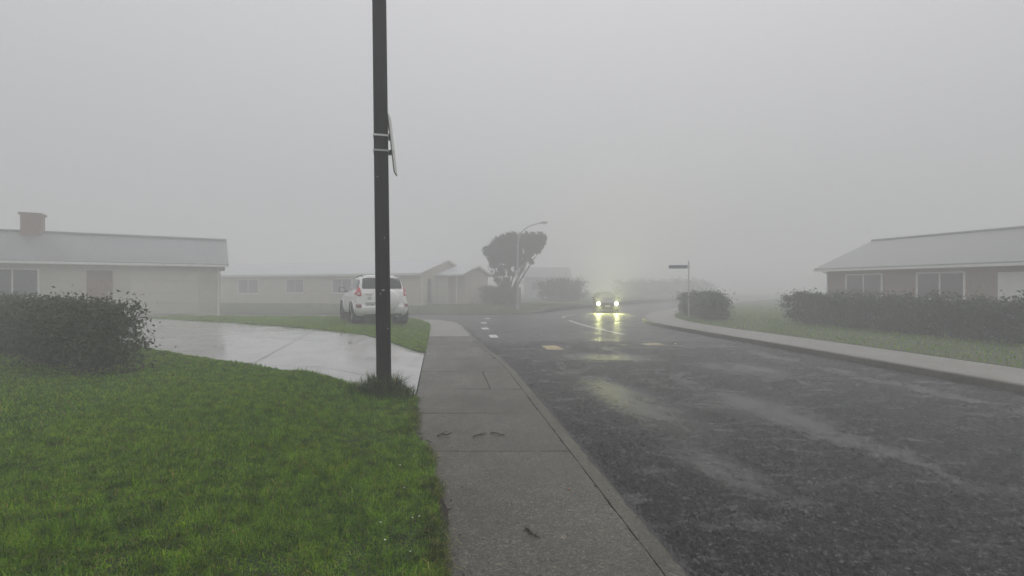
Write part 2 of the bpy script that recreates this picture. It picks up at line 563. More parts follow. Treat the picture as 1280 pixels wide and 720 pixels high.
M['door_cream'] = m_plain('cream_door', (.60, .57, .50), .5, .06, 5)
M['win_glass'] = m_plain('house_glass', (.03, .034, .038), .08, .1, 3)
M['fence_wood'] = m_plain('weathered_fence', (.15, .125, .10), .8, .25, 6, bump=.3)
M['twig'] = m_plain('wet_twig', (.022, .016, .011), .5, .4, 40, bump=.5)
M['dead_leaf'] = m_plain('dead_leaf', (.20, .095, .035), .5, .4, 40)
M['petal'] = m_plain('daisy_petal', (.80, .80, .76), .6, .05, 40)
M['yolk'] = m_plain('daisy_centre', (.62, .42, .04), .6, .1, 40)
M['street_sign'] = m_plain('street_sign_blue', (.035, .06, .12), .35, .1, 9)
M['lamp_steel'] = m_plain('lamp_column_steel', (.36, .37, .37), .45, .1, 8, Metallic=.5)


# ------------------------------------------------------------------ terrain heights
def hroad(y): return -.13 - .25 * sstep(12, 34, y)
def hpath(x, y): return hroad(y) + .13
def hedge_x(y): return -.30 - .152 * y          # inner edge of the footpath


def hlawn(x, y):
    return hpath(x, y) + .20 * sstep(0, 1.8, min(hedge_x(y) - x, 22.8 - y + 1.2)) + .012


def hfar(x, y): return -.25 + .30 * sstep(31.5, 38, y)
def hright(x, y): return hroad(y) + .13 + .1 * sstep(7.5, 14, x + .12 * y - 1.5)


KERB = smooth_line([(1.90, -4), (1.28, 0), (.895, 2.7), (.573, 4.945), (.327, 6.67), (-.10, 9.6), (-.60, 11.6), (-1.17, 14.6),
                    (-1.70, 17.9), (-2.25, 20.9), (-3.2, 23.0), (-4.7, 24.3), (-7, 25.0), (-14, 25.6), (-45, 27)], 2)
KERB_IN = offset_line(KERB, .125)
PATH_L = smooth_line([(.30, -4), (-.05, -1.6), (-.30, 0), (-.68, 2.5), (-1.05, 4.9), (-1.28, 6.35), (-1.95, 10.75), (-2.54, 14.75), (-3.25, 19.3),
                      (-3.65, 20.9), (-4.4, 22.3), (-6.0, 23.0), (-14, 23.7), (-45, 25)], 2)
FARK = smooth_line([(-60, 33.0), (-20, 31.9), (-6, 31.5), (-1, 31.5), (.8, 31.9), (2.3, 34.2), (4.2, 38), (7.4, 43), (12.5, 50), (34, 77)], 2)
RIGHTK = smooth_line([(9.3, -4), (8.75, 0), (7.5, 9), (6.25, 17.5), (6.25, 22.5), (7.5, 28.0), (10.2, 33.6), (14.2, 40), (20, 48), (41, 74)], 2)

# ground sheet to the horizon (under everything)
gm = MB()
ys = [-60, -20, -6, 4, 10, 12, 14, 16, 18, 20, 22, 24, 26, 28, 30, 32, 34, 40, 60, 100, 170]
xsn = [-170, -90, -50, -25, -10, 0, 10, 25, 50, 90, 170]
gv = [(x, y, hroad(y) - .09) for y in ys for x in xsn]
nx = len(xsn)
gm.add(gv, [(j * nx + i, j * nx + i + 1, (j + 1) * nx + i + 1, (j + 1) * nx + i) for j in range(len(ys) - 1) for i in range(nx - 1)])
tag(gm.build('ground', M['turf_far'], fix=False), kind='structure')

# road: one sheet under the kerbs of all three blocks
road_poly = ([(2.4, -4)] and [(1.75, -4)] + [(p[0] - .03, p[1]) for p in KERB[1:]] + [(-60, 27.5), (-60, 33.2)] +
             [(p[0], p[1] + .05) for p in FARK[1:]] + list(reversed([(p[0] + .05, p[1]) for p in RIGHTK])))
tag(drape('road', road_poly, lambda x, y: hroad(y), M['asphalt'], .9), kind='structure')


# ------------------------------------------------------------------ kerbs, gutter, footpaths
def kerb_strip(name, outer, inner, zf, low, mat, breaks=2.0):
    """sawn kerb stones: top, rounded nose and face, with thin gaps between lengths"""
    mb = MB()
    acc = 0; seg = [0]
    for i in range(1, len(outer)):
        acc += (Vector(outer[i]) - Vector(outer[i - 1])).length
        seg.append(acc)
    prof_n = 5
    rows = []
    rk = random.Random(3)
    for (o, q) in zip(outer, inner):
        z = zf(o[0], o[1])
        jt = rk.uniform(-.003, .004) + (rk.uniform(.006, .016) if rk.random() < .07 else 0)
        O = Vector(o); I = Vector(q)
        d = (O - I).normalized()
        row = [(I.x, I.y, z - .10), (I.x, I.y, z + .001), ]
        O = O - d * jt; n0 = O - d * .022
        row += [(n0.x, n0.y, z + .001), (O.x - d.x * .006, O.y - d.y * .006, z - .006), (O.x, O.y, z - .022), (O.x + d.x * .012, O.y + d.y * .012, z - low)]
        rows.append(row)
    k = len(rows[0]); b = 0
    mb.add([p for r in rows for p in r], [(i * k + j, i * k + j + 1, (i + 1) * k + j + 1, (i + 1) * k + j) for i in range(len(rows) - 1) for j in range(k - 1)])
    return mb.build(name, mat, None, 50)


KD = dens(KERB[:-3], .07, False) + KERB[-3:]
tag(kerb_strip('kerb', KD, offset_line(KD, .125), hpath, .16, M['kerb']), kind='structure')
tag(kerb_strip('kerb', FARK, offset_line(FARK, .14), hfar, .16, M['kerb']), kind='structure')
tag(kerb_strip('kerb', RIGHTK, offset_line(RIGHTK, -.14), hright, .16, M['kerb']), kind='structure')

# mortar strip in the gutter with a ragged outer edge
gl = []
dl = dens(KERB[2:-4], .10, False)
for i, p in enumerate(dl):
    w = .085 + .02 * math.sin(i * .083) + .02 * math.sin(i * .9 + 1) * math.sin(i * .21) + random.uniform(-.045, .045)
    a = Vector(dl[max(i - 1, 0)]); c = Vector(dl[min(i + 1, len(dl) - 1)]); t = (c - a).normalized()
    gl.append((p[0] + t.y * (.11 + w), p[1] - t.x * (.11 + w)))
gb = MB()
gpts = []
for p, q in zip(dl, gl):
    gpts += [(p[0], p[1], hroad(p[1]) + .014), (q[0], q[1], hroad(q[1]) + .0035)]
gb.add(gpts, [(2 * i, 2 * i + 1, 2 * i + 3, 2 * i + 2) for i in range(len(dl) - 1)])
tag(gb.build('gutter', M['gutter'], fix=False), kind='structure')


def xat(line, y):
    """x of a polyline at a given y (first crossing)"""
    for a, b in zip(line, line[1:]):
        if (a[1] - y) * (b[1] - y) <= 0 and a[1] != b[1]:
            return a[0] + (b[0] - a[0]) * (y - a[1]) / (b[1] - a[1])
    return line[0][0]


# footpath slabs with open joints
JO = [-4, -1.6, .5, 2.47, 4.37, 5.68, 7.02, 8.45, 10.0, 12.55, 14.45]
slab = MB(); patchmb = MB()


def slab_quad(mb, f0, f1, y0, y1, ny=6, tilt=0.0):
    """one slab between two x(y) functions, with small chamfered sides"""
    g = .006; V = []; Fc = []
    rows = []
    for i in range(ny + 1):
        y = y0 + g + (y1 - y0 - 2 * g) * i / ny
        xa, xb = f0(y) + g, f1(y) - g
        rows.append([(xa + (xb - xa) * j / 6, y, hpath(0, y) + tilt * (j / 6 - .5)) for j in range(7)])
    V = [p for r in rows for p in r]
    Fc = [(i * 7 + j, i * 7 + j + 1, (i + 1) * 7 + j + 1, (i + 1) * 7 + j) for i in range(ny) for j in range(6)]
    ring = [i * 7 for i in range(ny + 1)] + [ny * 7 + j for j in range(1, 7)] + [i * 7 + 6 for i in reversed(range(ny))] + [j for j in reversed(range(1, 6))]
    n0 = len(V)
    V += [(V[q][0], V[q][1], V[q][2] - .06) for q in ring]
    m = len(ring)
    Fc += [(ring[i], n0 + i, n0 + (i + 1) % m, ring[(i + 1) % m]) for i in range(m)]
    mb.add(V, Fc)


def crack_edge(y):
    r_ = random.Random(int(y * 24))
    return xat(KERB_IN, y) + .003 - .008 * abs(math.sin(y * 7.1) * math.sin(y * 2.3)) - r_.uniform(0, .006) - (.012 if r_.random() < .06 else 0)


for k, (a, b) in enumerate(zip(JO, JO[1:])):
    til = [0, .004, -.003, .002, .003, -.004, .003, 0, .004, -.002][k]
    if 6.9 < a < 7.2:
        slab_quad(slab, lambda y: xat(PATH_L, y), lambda y: xat(KERB_IN, y) - .464, a, b, 36, til)
        slab_quad(patchmb, lambda y: xat(KERB_IN, y) - .46, crack_edge, a, b, 36, .004)
    else:
        slab_quad(slab, lambda y: xat(PATH_L, y), crack_edge, a, b, max(6, int((b - a) / .04)), til)
slab.build('footpath', M['path'])['kind'] = 'structure'
patchmb.build('footpath', mat_concrete('patch_concrete', (.10, .095, .08), (.145, .138, .12), .7, .8))['kind'] = 'structure'
# dirt bed seen in the joints
bed = [(xat(PATH_L, y), y) for y in np.arange(-3.9, 14.5, .4)] + [(xat(KERB_IN, y), y) for y in np.arange(14.4, -4, -.4)]
tag(drape('footpath_bed', bed, lambda x, y: hpath(x, y) - .018, M['joint'], .5), kind='structure')
# newer, paler paving that sweeps round the corner
li = [p for p in PATH_L if p[1] > 14.47 or p[0] < -4]
ri = [p for p in KERB_IN if p[1] > 14.47 or p[0] < -4]
yA = 14.47
corner = [(xat(PATH_L, yA), yA)] + li + list(reversed(ri)) + [(xat(KERB_IN, yA) - .01, yA)]
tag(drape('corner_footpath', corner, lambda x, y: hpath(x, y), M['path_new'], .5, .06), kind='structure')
lip = MB()
lip.box(xat(PATH_L, 14.35) + .01, xat(KERB_IN, 14.4) - .01, 14.33, 14.455, hpath(0, 14.4) - .05, hpath(0, 14.4) + .012)
tag(lip.build('footpath_lip', M['path_new']), kind='structure')

# coarse chip seal of the near carriageway: stones modelled as a rough faceted sheet
POOLS = ((1.75, 7.0, .62, 2.3), (3.3, 6.6, .8, 1.3), (2.0, 11.2, 1.5, .8), (4.5, 9.6, .9, 1.2), (5.4, 13.2, 1.2, .7), (1.9, 4.3, .35, .8))
yr_ = [1.2]
while yr_[-1] < 14.2: yr_.append(yr_[-1] + .011 + .0055 * yr_[-1])
yr_ = np.array(yr_); nc = 380
rj = np.random.default_rng(5)
xl = np.array([xat(KERB, y) + .10 for y in yr_]); xr_ = np.array([xat(RIGHTK, y) - .06 for y in yr_])
uu = np.linspace(0, 1, nc) ** 1.25
GX = xl[:, None] + (xr_ - xl)[:, None] * uu[None, :]; GY = np.repeat(yr_[:, None], nc, 1)
GX += rj.uniform(-.3, .3, GX.shape) * np.gradient(GX, axis=1); GY += rj.uniform(-.3, .3, GY.shape) * np.gradient(GY, axis=0)
amp = np.ones_like(GX)
for (cx_, cy_, ax_, ay_) in POOLS:
    q_ = 1 - (((GX - cx_ + .17 * (GY - cy_)) / ax_) ** 2 + ((GY - cy_) / ay_) ** 2)
    amp = np.minimum(amp, 1 - .9 * np.clip(q_ * 1.6 + rj.uniform(-.5, .5, GX.shape) * .6 + .1, 0, 1))
for (cx_, cy_) in ((1.07, 12.75), (3.98, 13.55)):
    amp *= 1 - np.clip(1.25 - np.hypot((GX - cx_) / .45, (GY - cy_) / .6), 0, 1)
amp *= .45 + .55 * np.clip((GX - xl[:, None]) / .12, 0, 1)
GZ = -.13 - .25 * nsstep(12, 34, GY) + .0025 + amp * rj.random(GX.shape) ** 1.3 * .019
ii_, jj_ = np.meshgrid(np.arange(len(yr_) - 1), np.arange(nc - 1), indexing='ij')
b0 = (ii_ * nc + jj_).ravel()
me = np_mesh('road_chip_seal', np.stack([GX, GY, GZ], -1).reshape(-1, 3), np.stack([b0, b0 + 1, b0 + nc + 1, b0 + nc], 1))
tag(link_mesh('road_chip_seal', me, M['asphalt']), kind='structure')

# right hand footpath and verge, far verge
rp_in = offset_line(RIGHTK, -.145); rp_out = offset_line(RIGHTK, -1.7)
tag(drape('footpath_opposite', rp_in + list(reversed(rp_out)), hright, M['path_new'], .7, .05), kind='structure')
rv_in = offset_line(RIGHTK, -1.705)
tag(drape('lawn_opposite', rv_in + [(60, 72), (60, -4)], lambda x, y: hright(x, y) + .01, M['turf_far'], 1.5, .05), kind='structure')
fv = offset_line(FARK, .145)
tag(drape('far_verge', fv + [(34, 110), (-60, 110)], hfar, M['turf_far'], 1.6, .05), kind='structure')

# driveway and lawns on the near left block
DR_N = smooth_line([(-1.285, 6.36), (-2.3, 6.75), (-4.2, 7.75), (-8, 10.2), (-20, 18)], 2)     # near edge
DR_F = smooth_line([(-1.955, 10.76), (-2.8, 11.75), (-4.6, 13.5), (-8, 16.2), (-17.5, 22)], 2)  # far edge
hdrive = lambda x, y: hlawn(x, y) - .012
drive_poly = DR_N + list(reversed(DR_F)) + [(xat(PATH_L, y) - .012, y) for y in (10.3, 9.5, 8.7, 7.9, 7.1)]
tag(drape('driveway', drive_poly, hdrive, M['drive'], .4, .05), kind='structure')
# a sawn joint across the driveway
dj = MB()
for (a, b) in (((-1.48, 7.42), (-4.6, 8.02)), ((-4.3, 7.85), (-5.9, 14.45))):
    A = Vector(a); B = Vector(b); t = (B - A).normalized(); s = Vector((-t.y, t.x)) * .005
    n = 24
    pts = []
    for i in range(n + 1):
        p = A.lerp(B, i / n)
        for q in (p - s, p + s): pts.append((q.x, q.y, hdrive(q.x, q.y) + .004))
    dj.add(pts, [(2 * i, 2 * i + 1, 2 * i + 3, 2 * i + 2) for i in range(n)])
tag(dj.build('driveway_joint', M['joint'], fix=False), kind='structure')

NEAR_EDGE = [(.12, -4), (-.12, 0), (-.22, 1.2), (-.345, 2.3), (-.44, 2.8), (-.55, 3.4), (-.66, 3.9), (-.80, 4.4), (-1.00, 4.8), (-1.09, 5.3), (-1.20, 5.9), (-1.27, 6.33)]
near_lawn = NEAR_EDGE + DR_N[1:] + [(-20, -4)]
tag(drape('lawn_soil', near_lawn, lambda x, y: hlawn(x, y), M['soil'], .5, .05), kind='structure')
corner_lawn = [p for p in reversed(DR_F)] + [(p[0] - .005, p[1]) for p in PATH_L if 10.9 < p[1] and p[0] > -16] + [(-16, 23.75)]
tag(drape('lawn_soil', corner_lawn, lambda x, y: hlawn(x, y), M['soil'], .5, .05), kind='structure')
# bare soil fringe spilling over the footpath edge
fr = []
de = dens([p for p in NEAR_EDGE if p[1] > .5], .08, False)
out_e = []
for i, p in enumerate(de):
    w = max(.004, .05 + .035 * math.sin(i * .31) + random.uniform(-.03, .03)) * (1.0 if p[1] < 4.9 else .35)
    out_e.append((p[0] + w, p[1]))
fbm = MB()
pts = []
for p, q in zip(de, out_e):
    pts += [(p[0] - .03, p[1], hpath(*p) + .018), (q[0], q[1], hpath(*p) + .003)]
fbm.add(pts, [(2 * i, 2 * i + 1, 2 * i + 3, 2 * i + 2) for i in range(len(de) - 1)])
tag(fbm.build('soil_fringe', M['earth'], fix=False), kind='structure')


# ------------------------------------------------------------------ grass
def blades(name, px, py, pz, hgt, wid, lean, mat, label=None, dirs=None):
    n = len(px)
    az = RNG.uniform(0, 2 * np.pi, n) if dirs is None else dirs
    fa = az + np.pi / 2 + RNG.normal(0, .5, n)
    L = RNG.uniform(.15, 1.0, n) * lean
    wx, wy = np.cos(fa) * wid / 2, np.sin(fa) * wid / 2
    dx, dy = np.cos(az), np.sin(az)
    V = np.empty((n, 5, 3))
    b = np.stack([px, py, pz - .008], 1)
    w3 = np.stack([wx, wy, np.zeros(n)], 1)
    mid = b + np.stack([dx * hgt * L * .35, dy * hgt * L * .35, hgt * .6], 1)
    tip = b + np.stack([dx * hgt * L * 1.05, dy * hgt * L * 1.05, hgt * (1.0 - .45 * L * L)], 1)
    V[:, 0] = b - w3; V[:, 1] = b + w3; V[:, 2] = mid + w3 * .85; V[:, 3] = mid - w3 * .85; V[:, 4] = tip
    o = (np.arange(n) * 5)[:, None]
    T = np.concatenate([o + np.array([0, 1, 2]), o + np.array([0, 2, 3]), o + np.array([3, 2, 4])], 1).reshape(-1, 3)
    me = np_mesh(name, V.reshape(-1, 3), T)
    me.materials.append(mat)
    ob = bpy.data.objects.new(name, me); COL.objects.link(ob)
    return ob


def nlawn(x, y):
    e = np.minimum(-.30 - .152 * y - x, 24.0 - y)
    return -.13 - .25 * nsstep(12, 34, y) + .13 + .20 * nsstep(0, 1.8, e) + .012


def vnoise(x, y, s, seed):
    """cheap value noise for patchiness"""
    r = np.random.default_rng(seed); G = r.random((64, 64))
    u, v = x * s + 1000.3, y * s + 1000.7
    i, j = np.floor(u).astype(int), np.floor(v).astype(int); fx, fy = u - i, v - j
    fx = fx * fx * (3 - 2 * fx); fy = fy * fy * (3 - 2 * fy)
    g = lambda a, b: G[a % 64, b % 64]
    return (g(i, j) * (1 - fx) + g(i + 1, j) * fx) * (1 - fy) + (g(i, j + 1) * (1 - fx) + g(i + 1, j + 1) * fx) * fy


def lawn_blades(name, poly, n, h0, h1, w0, w1, lean, mat, near_bias=0.0, xr=None, yr=None, zf=nlawn):
    P = np.asarray(poly)
    x0, x1 = xr or (P[:, 0].min(), P[:, 0].max()); y0, y1 = yr or (P[:, 1].min(), P[:, 1].max())
    x = RNG.uniform(x0, x1, n * 3); y = y0 + (y1 - y0) * RNG.random(n * 3) ** (1 + near_bias)
    k = inside(poly, x, y); x, y = x[k][:n], y[k][:n]
    pn = vnoise(x, y, 2.2, 3) * .6 + vnoise(x, y, 7.0, 4) * .4
    h = RNG.uniform(h0, h1, len(x)) * (.30 + 1.4 * pn)
    w = RNG.uniform(w0, w1, len(x))
    return blades(name, x, y, zf(x, y), h, w, lean, mat)


near_grow = [(p[0] + .025, p[1]) for p in NEAR_EDGE if p[1] >= 0] + DR_N[1:] + [(-20, 0)]
P1 = [q for q in near_grow]
tag(lawn_blades('grass', P1, 300000, .030, .075, .0028, .0058, 1.15, M['blade'], .30, (-4.2, 0), (1.5, 7.3)), 'short damp green grass of the near lawn', 'grass', kind='stuff')
tag(lawn_blades('grass', P1, 210000, .035, .075, .006, .011, 1.0, M['blade'], 0, (-11, -3.6), (1.2, 13)), 'damp green grass further along the near lawn', 'grass', kind='stuff')
tag(lawn_blades('grass', P1, 16000, .07, .125, .003, .0055, 1.3, M['blade'], .2, (-4.5, 0), (1.5, 7.3)), 'longer uneven blades standing out of the near lawn', 'grass', kind='stuff')
P2 = corner_lawn
tag(lawn_blades('grass', P2, 150000, .035, .070, .009, .016, 1.0, M['blade_far'], .2, (-9.5, -1.5), (10.5, 24)), 'bright green grass on the corner lawn beside the white car', 'grass', kind='stuff')
tag(lawn_blades('grass', P2, 30000, .05, .08, .02, .03, 1.0, M['blade_far'], 0, (-16, -9), (14, 24)), 'green grass on the far side of the corner lawn', 'grass', kind='stuff')
# ragged edge of runners over the footpath
e = np.array(dens([p for p in NEAR_EDGE if p[1] > 1.2], .01, False)); k = RNG.integers(0, len(e), 9000)
ex = e[k, 0] + RNG.normal(-.02, .035, 9000); ey = e[k, 1] + RNG.normal(0, .01, 9000)
pat = vnoise(ex * .3, ey, 3.2, 9)
kk = pat > .38
tag(blades('grass', ex[kk], ey[kk], np.full(kk.sum(), .012), RNG.uniform(.03, .085, kk.sum()), RNG.uniform(.003, .005, kk.sum()), 1.5, mat_grassblade('dry_edge_runners', (.028, .060, .010), (.06, .12, .018), (.13, .20, .03), .22),
           dirs=RNG.normal(-.1, .8, kk.sum())), 'straggly grass runners along the footpath edge', 'grass', kind='stuff')
# grass along the edges of the corner lawn and the far verge
fe = np.array(dens(fv[:-6], .05, False))
n = 60000
x = RNG.uniform(-45, 6, n); y = 31.65 + 9 * RNG.random(n) ** 1.2
kf = inside(fv + [(34, 110), (-60, 110)], x, y); x, y = x[kf], y[kf]
tag(blades('grass', x, y, -.25 + .30 * nsstep(31.5, 38, y), RNG.uniform(.03, .09, len(x)), RNG.uniform(.03, .05, len(x)), 1.0,
           mat_grassblade('verge_blades', (.05, .075, .02), (.085, .115, .03), (.13, .16, .05), .1)), 'mown grass on the verge across the side street', 'grass', kind='stuff')
n = 50000
x = RNG.uniform(7, 30, n); y = RNG.uniform(1, 40, n)
kf = inside(rv_in + [(60, 72), (60, -4)], x, y); x, y = x[kf], y[kf]
zz = -.25 * nsstep(12, 34, y) + .1 * nsstep(7.5, 14, x + .12 * y - 1.5) + .01
tag(blades('grass', x, y, zz, RNG.uniform(.04, .09, len(x)), RNG.uniform(.02, .035, len(x)), 1.0, M['blade_far']), 'mown grass beyond the opposite footpath', 'grass', kind='stuff')

# tuft at the pole foot: long strappy blades
PX, PY = -1.71, 6.42
nt = 2300
ang = RNG.uniform(0, 2 * np.pi, nt); rr = np.abs(RNG.normal(.0, .17, nt)) + .09
tx = PX + np.cos(ang) * rr * 1.15 + .03; ty = PY - .05 + np.sin(ang) * rr * .8
tk = ~((np.abs(tx - PX) < .1) & (np.abs(ty - PY) < .1)) & (tx < -1.30)
tx, ty = tx[tk], ty[tk]
tuft = blades('grass_tuft', tx, ty, nlawn(tx, ty), RNG.uniform(.13, .40, len(tx)) * np.where(np.hypot(tx - PX, ty - PY) < .22, 1, .6), RNG.uniform(.005, .010, len(tx)), 1.0, M['blade_tall'])
tag(tuft, 'long dark grass tuft growing round the foot of the black pole', 'grass tuft')
for (a, b, c) in (((PX + .10, PY - .06, .06), (PX + .20, PY - .1, .22), (PX + .36, PY - .12, .30)), ((PX + .11, PY - .1, .06), (PX + .18, PY - .12, .14), (PX + .30, PY - .15, .17)),
                  ((PX - .1, PY - .08, .06), (PX - .13, PY - .1, .2), (PX - .12, PY - .1, .33))):
    sb = MB(); sb.tube([a, b, c], [.004, .0035, .001], 5); sb.build('stalk', M['blade_tall'], tuft)

# ------------------------------------------------------------------ daisies, twigs, leaves
dm = MB()
for kq in range(9):
    a = 2 * math.pi * kq / 9
    M4 = Matrix.Rotation(a, 4, 'Z') @ Matrix.Rotation(R(-18), 4, 'Y')
    dm.add([M4 @ Vector(p) for p in ((.002, -.0015, 0), (.009, -.0028, .0005), (.011, 0, .001), (.009, .0028, .0005), (.002, .0015, 0))], [(0, 1, 2, 3, 4)])
cm = MB(); cm.lathe([(0, .002), (.0026, .0016), (.003, 0), (.002, -.001), (0, -.0012)], 10, Matrix.Rotation(R(-90), 4, 'Y'))
stm = MB(); stm.tube([(0, 0, -.05), (.003, .002, -.02), (0, 0, 0)], [.0012, .0011, .001], 5)
d0 = thing('daisy', 'tiny white daisy open in the near lawn', 'daisy', (0, 0, 0), 0, 'white daisies dotted over the near lawn')
dm.build('petals', M['petal'], d0); cm.build('flower_centre', M['yolk'], d0); stm.build('stem', M['blade'], d0)
dsp = [(-.62, 2.98), (-.58, 3.0), (-.80, 2.92), (-.72, 2.72), (-.83, 4.06), (-.98, 4.12), (-1.16, 4.02), (-.9, 3.86), (-1.25, 4.35), (-.77, 3.42), (-1.02, 3.3), (-1.4, 4.6), (-1.6, 3.9), (-.55, 2.6), (-1.95, 5.2), (-2.3, 4.4)]
for i, (x, y) in enumerate(dsp):
    o = d0 if i == 0 else copy_tree(d0)
    o.location = (x, y, hlawn(x, y) + .052); o.rotation_euler = (R(random.uniform(10, 35)), R(random.uniform(-15, 15)), random.uniform(0, 6)); o.scale = [random.uniform(.42, .62)] * 3


def twig(label, pts, r, forks=()):
    """pts on the ground; forks = side shoots"""
    t = MB()
    c = Vector((sum(p[0] for p in pts) / len(pts), sum(p[1] for p in pts) / len(pts), 0))
    z0 = hpath(0, c.y) + r
    t.tube([(p[0] - c.x, p[1] - c.y, z0 + (p[2] if len(p) > 2 else 0)) for p in pts], [r * (1 - .45 * i / (len(pts) - 1)) for i in range(len(pts))], 6)
    for f in forks:
        t.tube([(p[0] - c.x, p[1] - c.y, z0 + (p[2] if len(p) > 2 else 0)) for p in f], [r * .7, r * .5, r * .25][:len(f)], 5)
    o = t.build('twig', M['twig'], None, 60)
    o.location = (c.x, c.y, 0)
    return tag(o, label, 'twig', 'twigs dropped on the footpath')


twig('dark forked twig alone in the middle of the nearest footpath slab', [(.085, 2.97), (.11, 2.92, .004), (.135, 2.885), (.165, 2.85, .004)], .006, [[(.12, 2.90), (.105, 2.915, .014), (.10, 2.95, .02)], [(.135, 2.88), (.15, 2.89, .008), (.158, 2.905, .01)]])
twig('straight thin twig lying near the middle of the footpath by two others', [(-.385, 4.77), (-.36, 4.81, .004), (-.30, 4.84), (-.265, 4.90)], .007, [[(-.34, 4.82), (-.31, 4.85, .01), (-.29, 4.87, .006)]])
twig('bent twig closest to the kerb among those across the footpath joint', [(-.22, 4.90), (-.16, 4.88, .006), (-.11, 4.84), (-.07, 4.85)], .006, [])
twig('knotty twig beside a scrap of leaf on the grass side of the footpath', [(-.745, 4.80), (-.70, 4.85, .006), (-.66, 4.83), (-.62, 4.90)], .008, [[(-.70, 4.84), (-.69, 4.88, .012), (-.66, 4.92, .006)]])
twig('short stubby twig next to the lawn edge just before the joint', [(-.835, 4.67), (-.80, 4.62, .003), (-.77, 4.60)], .007, [])
twig('pair of long straws poking from the lawn edge below the joint', [(-.74, 4.13, .01), (-.68, 4.17, .004), (-.62, 4.22)], .004, [[(-.73, 4.05, .012), (-.68, 4.08, .008), (-.63, 4.14)]])
twig('black crooked twig lying against the soil edge beside the nearest slab', [(-.47, 3.30, .006), (-.44, 3.22, .01), (-.425, 3.14), (-.45, 3.05, .003)], .007, [[(-.44, 3.2), (-.42, 3.19, .012), (-.40, 3.21, .012)]])
twig('small hooked twig at the lawn edge nearest the camera', [(-.40, 2.86, .005), (-.385, 2.80, .003), (-.41, 2.74, .006)], .006, [])


def dead_leaf(label, x, y, s, rz):
    t = MB()
    n = 7
    top = []
    for i in range(n):
        u = i / (n - 1); w = .42 * math.sin(math.pi * u) ** .8
        for sgn in (-1, 0, 1):
            top.append(((u - .5) * s, sgn * w * s, (.10 * abs(sgn) * s + .12 * s * (u - .5) ** 2)))
    fs = [(i * 3 + j, i * 3 + j + 1, i * 3 + j + 4, i * 3 + j + 3) for i in range(n - 1) for j in range(2)]
    bot = [(p[0], p[1], p[2] - .0008) for p in top]
    t.add(top, fs); t.add(bot, [tuple(reversed(f)) for f in fs])
    o = t.build('fallen_leaf', M['dead_leaf'], None, 60, fix=False)
    o.location = (x, y, hpath(x, y) + .003); o.rotation_euler = (0, 0, rz)
    return tag(o, label, 'leaf', 'fallen leaves on the footpath')


dead_leaf('curled orange brown leaf on the footpath edge in front of the pole', -1.07, 5.50, .065, .4)
dead_leaf('orange brown leaf just below another at the footpath edge by the pole', -1.05, 5.40, .05, 1.9)
dead_leaf('pale curled leaf scrap beside the knotty twig', -.63, 4.76, .035, 1.0)
dead_leaf('small rusty leaf alone on the kerb side of the nearest slab', .42, 3.55, .028, 2.2)
# crumbs of bark and stones over the footpath
cr = MB()
for i in range(170):
    y = random.uniform(2.0, 9.5) if i > 50 else random.uniform(2.2, 5)
    xa, xb = xat(PATH_L, y) + .15, xat(KERB, y)
    x = random.uniform(xa, xb) if i % 3 else (xb - .12 + random.gauss(0, .03) if i % 2 else xa + abs(random.gauss(.1, .12)))
    s = random.uniform(.002, .0055)
    q = Matrix.Translation((x, y, hpath(x, y) + s * .5)) @ Matrix.Rotation(random.uniform(0, 6), 4, 'Z') @ Matrix.Diagonal((s * random.uniform(.8, 2), s, s * .7, 1))
    bm = bmesh.new(); bmesh.ops.create_icosphere(bm, subdivisions=1, radius=1)
    cr.bm(bm, q)
tag(cr.build('leaf_litter', M['twig'], None), 'dark crumbs of bark and grit scattered over the footpath', 'litter', kind='stuff')

# ------------------------------------------------------------------ road paint and covers
def road_stripe(mb, pts, w, dz=.004):
    pts = dens(pts, .3, False); out = []
    a_, b_ = offset_line(pts, w / 2), offset_line(pts, -w / 2)
    for p, q in zip(a_, b_):
        out += [(p[0], p[1], hroad(p[1]) + dz), (q[0], q[1], hroad(q[1]) + dz)]
    mb.add(out, [(2 * i, 2 * i + 1, 2 * i + 3, 2 * i + 2) for i in range(len(pts) - 1)])


rm = MB()
road_stripe(rm, smooth_line([(3.85, 16.5), (3.42, 19), (3.12, 22), (3.0, 25.2)], 2), .15)
road_stripe(rm, smooth_line([(2.9, 27.6), (3.3, 30.0), (4.3, 32.5)], 2), .11)
road_stripe(rm, [(5.6, 35), (7.4, 38.2)], .11)
for (x, y) in ((-1.38, 27.2), (-1.36, 23.1), (-1.08, 19.3), (-.62, 15.9)):
    road_stripe(rm, [(x + .07, y - .5), (x - .07, y + .5)], .27)
tag(rm.build('road_markings', M['white_line'], fix=False), kind='structure')


def cover(label, x, y, w, l, rz, mat):
    r = thing('hydrant_cover', label, 'road cover', (x, y, hroad(y)), rz)
    f = MB()
    for (a, b, c, d) in ((-w / 2, w / 2, -l / 2, -l / 2 + .05), (-w / 2, w / 2, l / 2 - .05, l / 2), (-w / 2, -w / 2 + .05, -l / 2 + .05, l / 2 - .05), (w / 2 - .05, w / 2, -l / 2 + .05, l / 2 - .05)):
        f.box(a, b, c, d, -.03, .008)
    f.build('frame', mat, r)
    g = MB(); g.cbox(-w / 2 + .054, w / 2 - .054, -l / 2 + .054, l / 2 - .054, -.03, .010, .004)
    for i in range(-2, 3): g.box(i * .05 - .008, i * .05 + .008, -l / 2 + .12, l / 2 - .12, .0095, .013)
    g.build('lid', mat, r)
    return r


cover('faded yellow rectangular hydrant cover set in the coarse asphalt', 1.07, 12.75, .42, .85, R(9), M['yellow_lid'])
cover('thin tan painted cover in the road near the opposite kerb', 3.98, 13.55, .52, .40, R(9), M['tan_lid'])

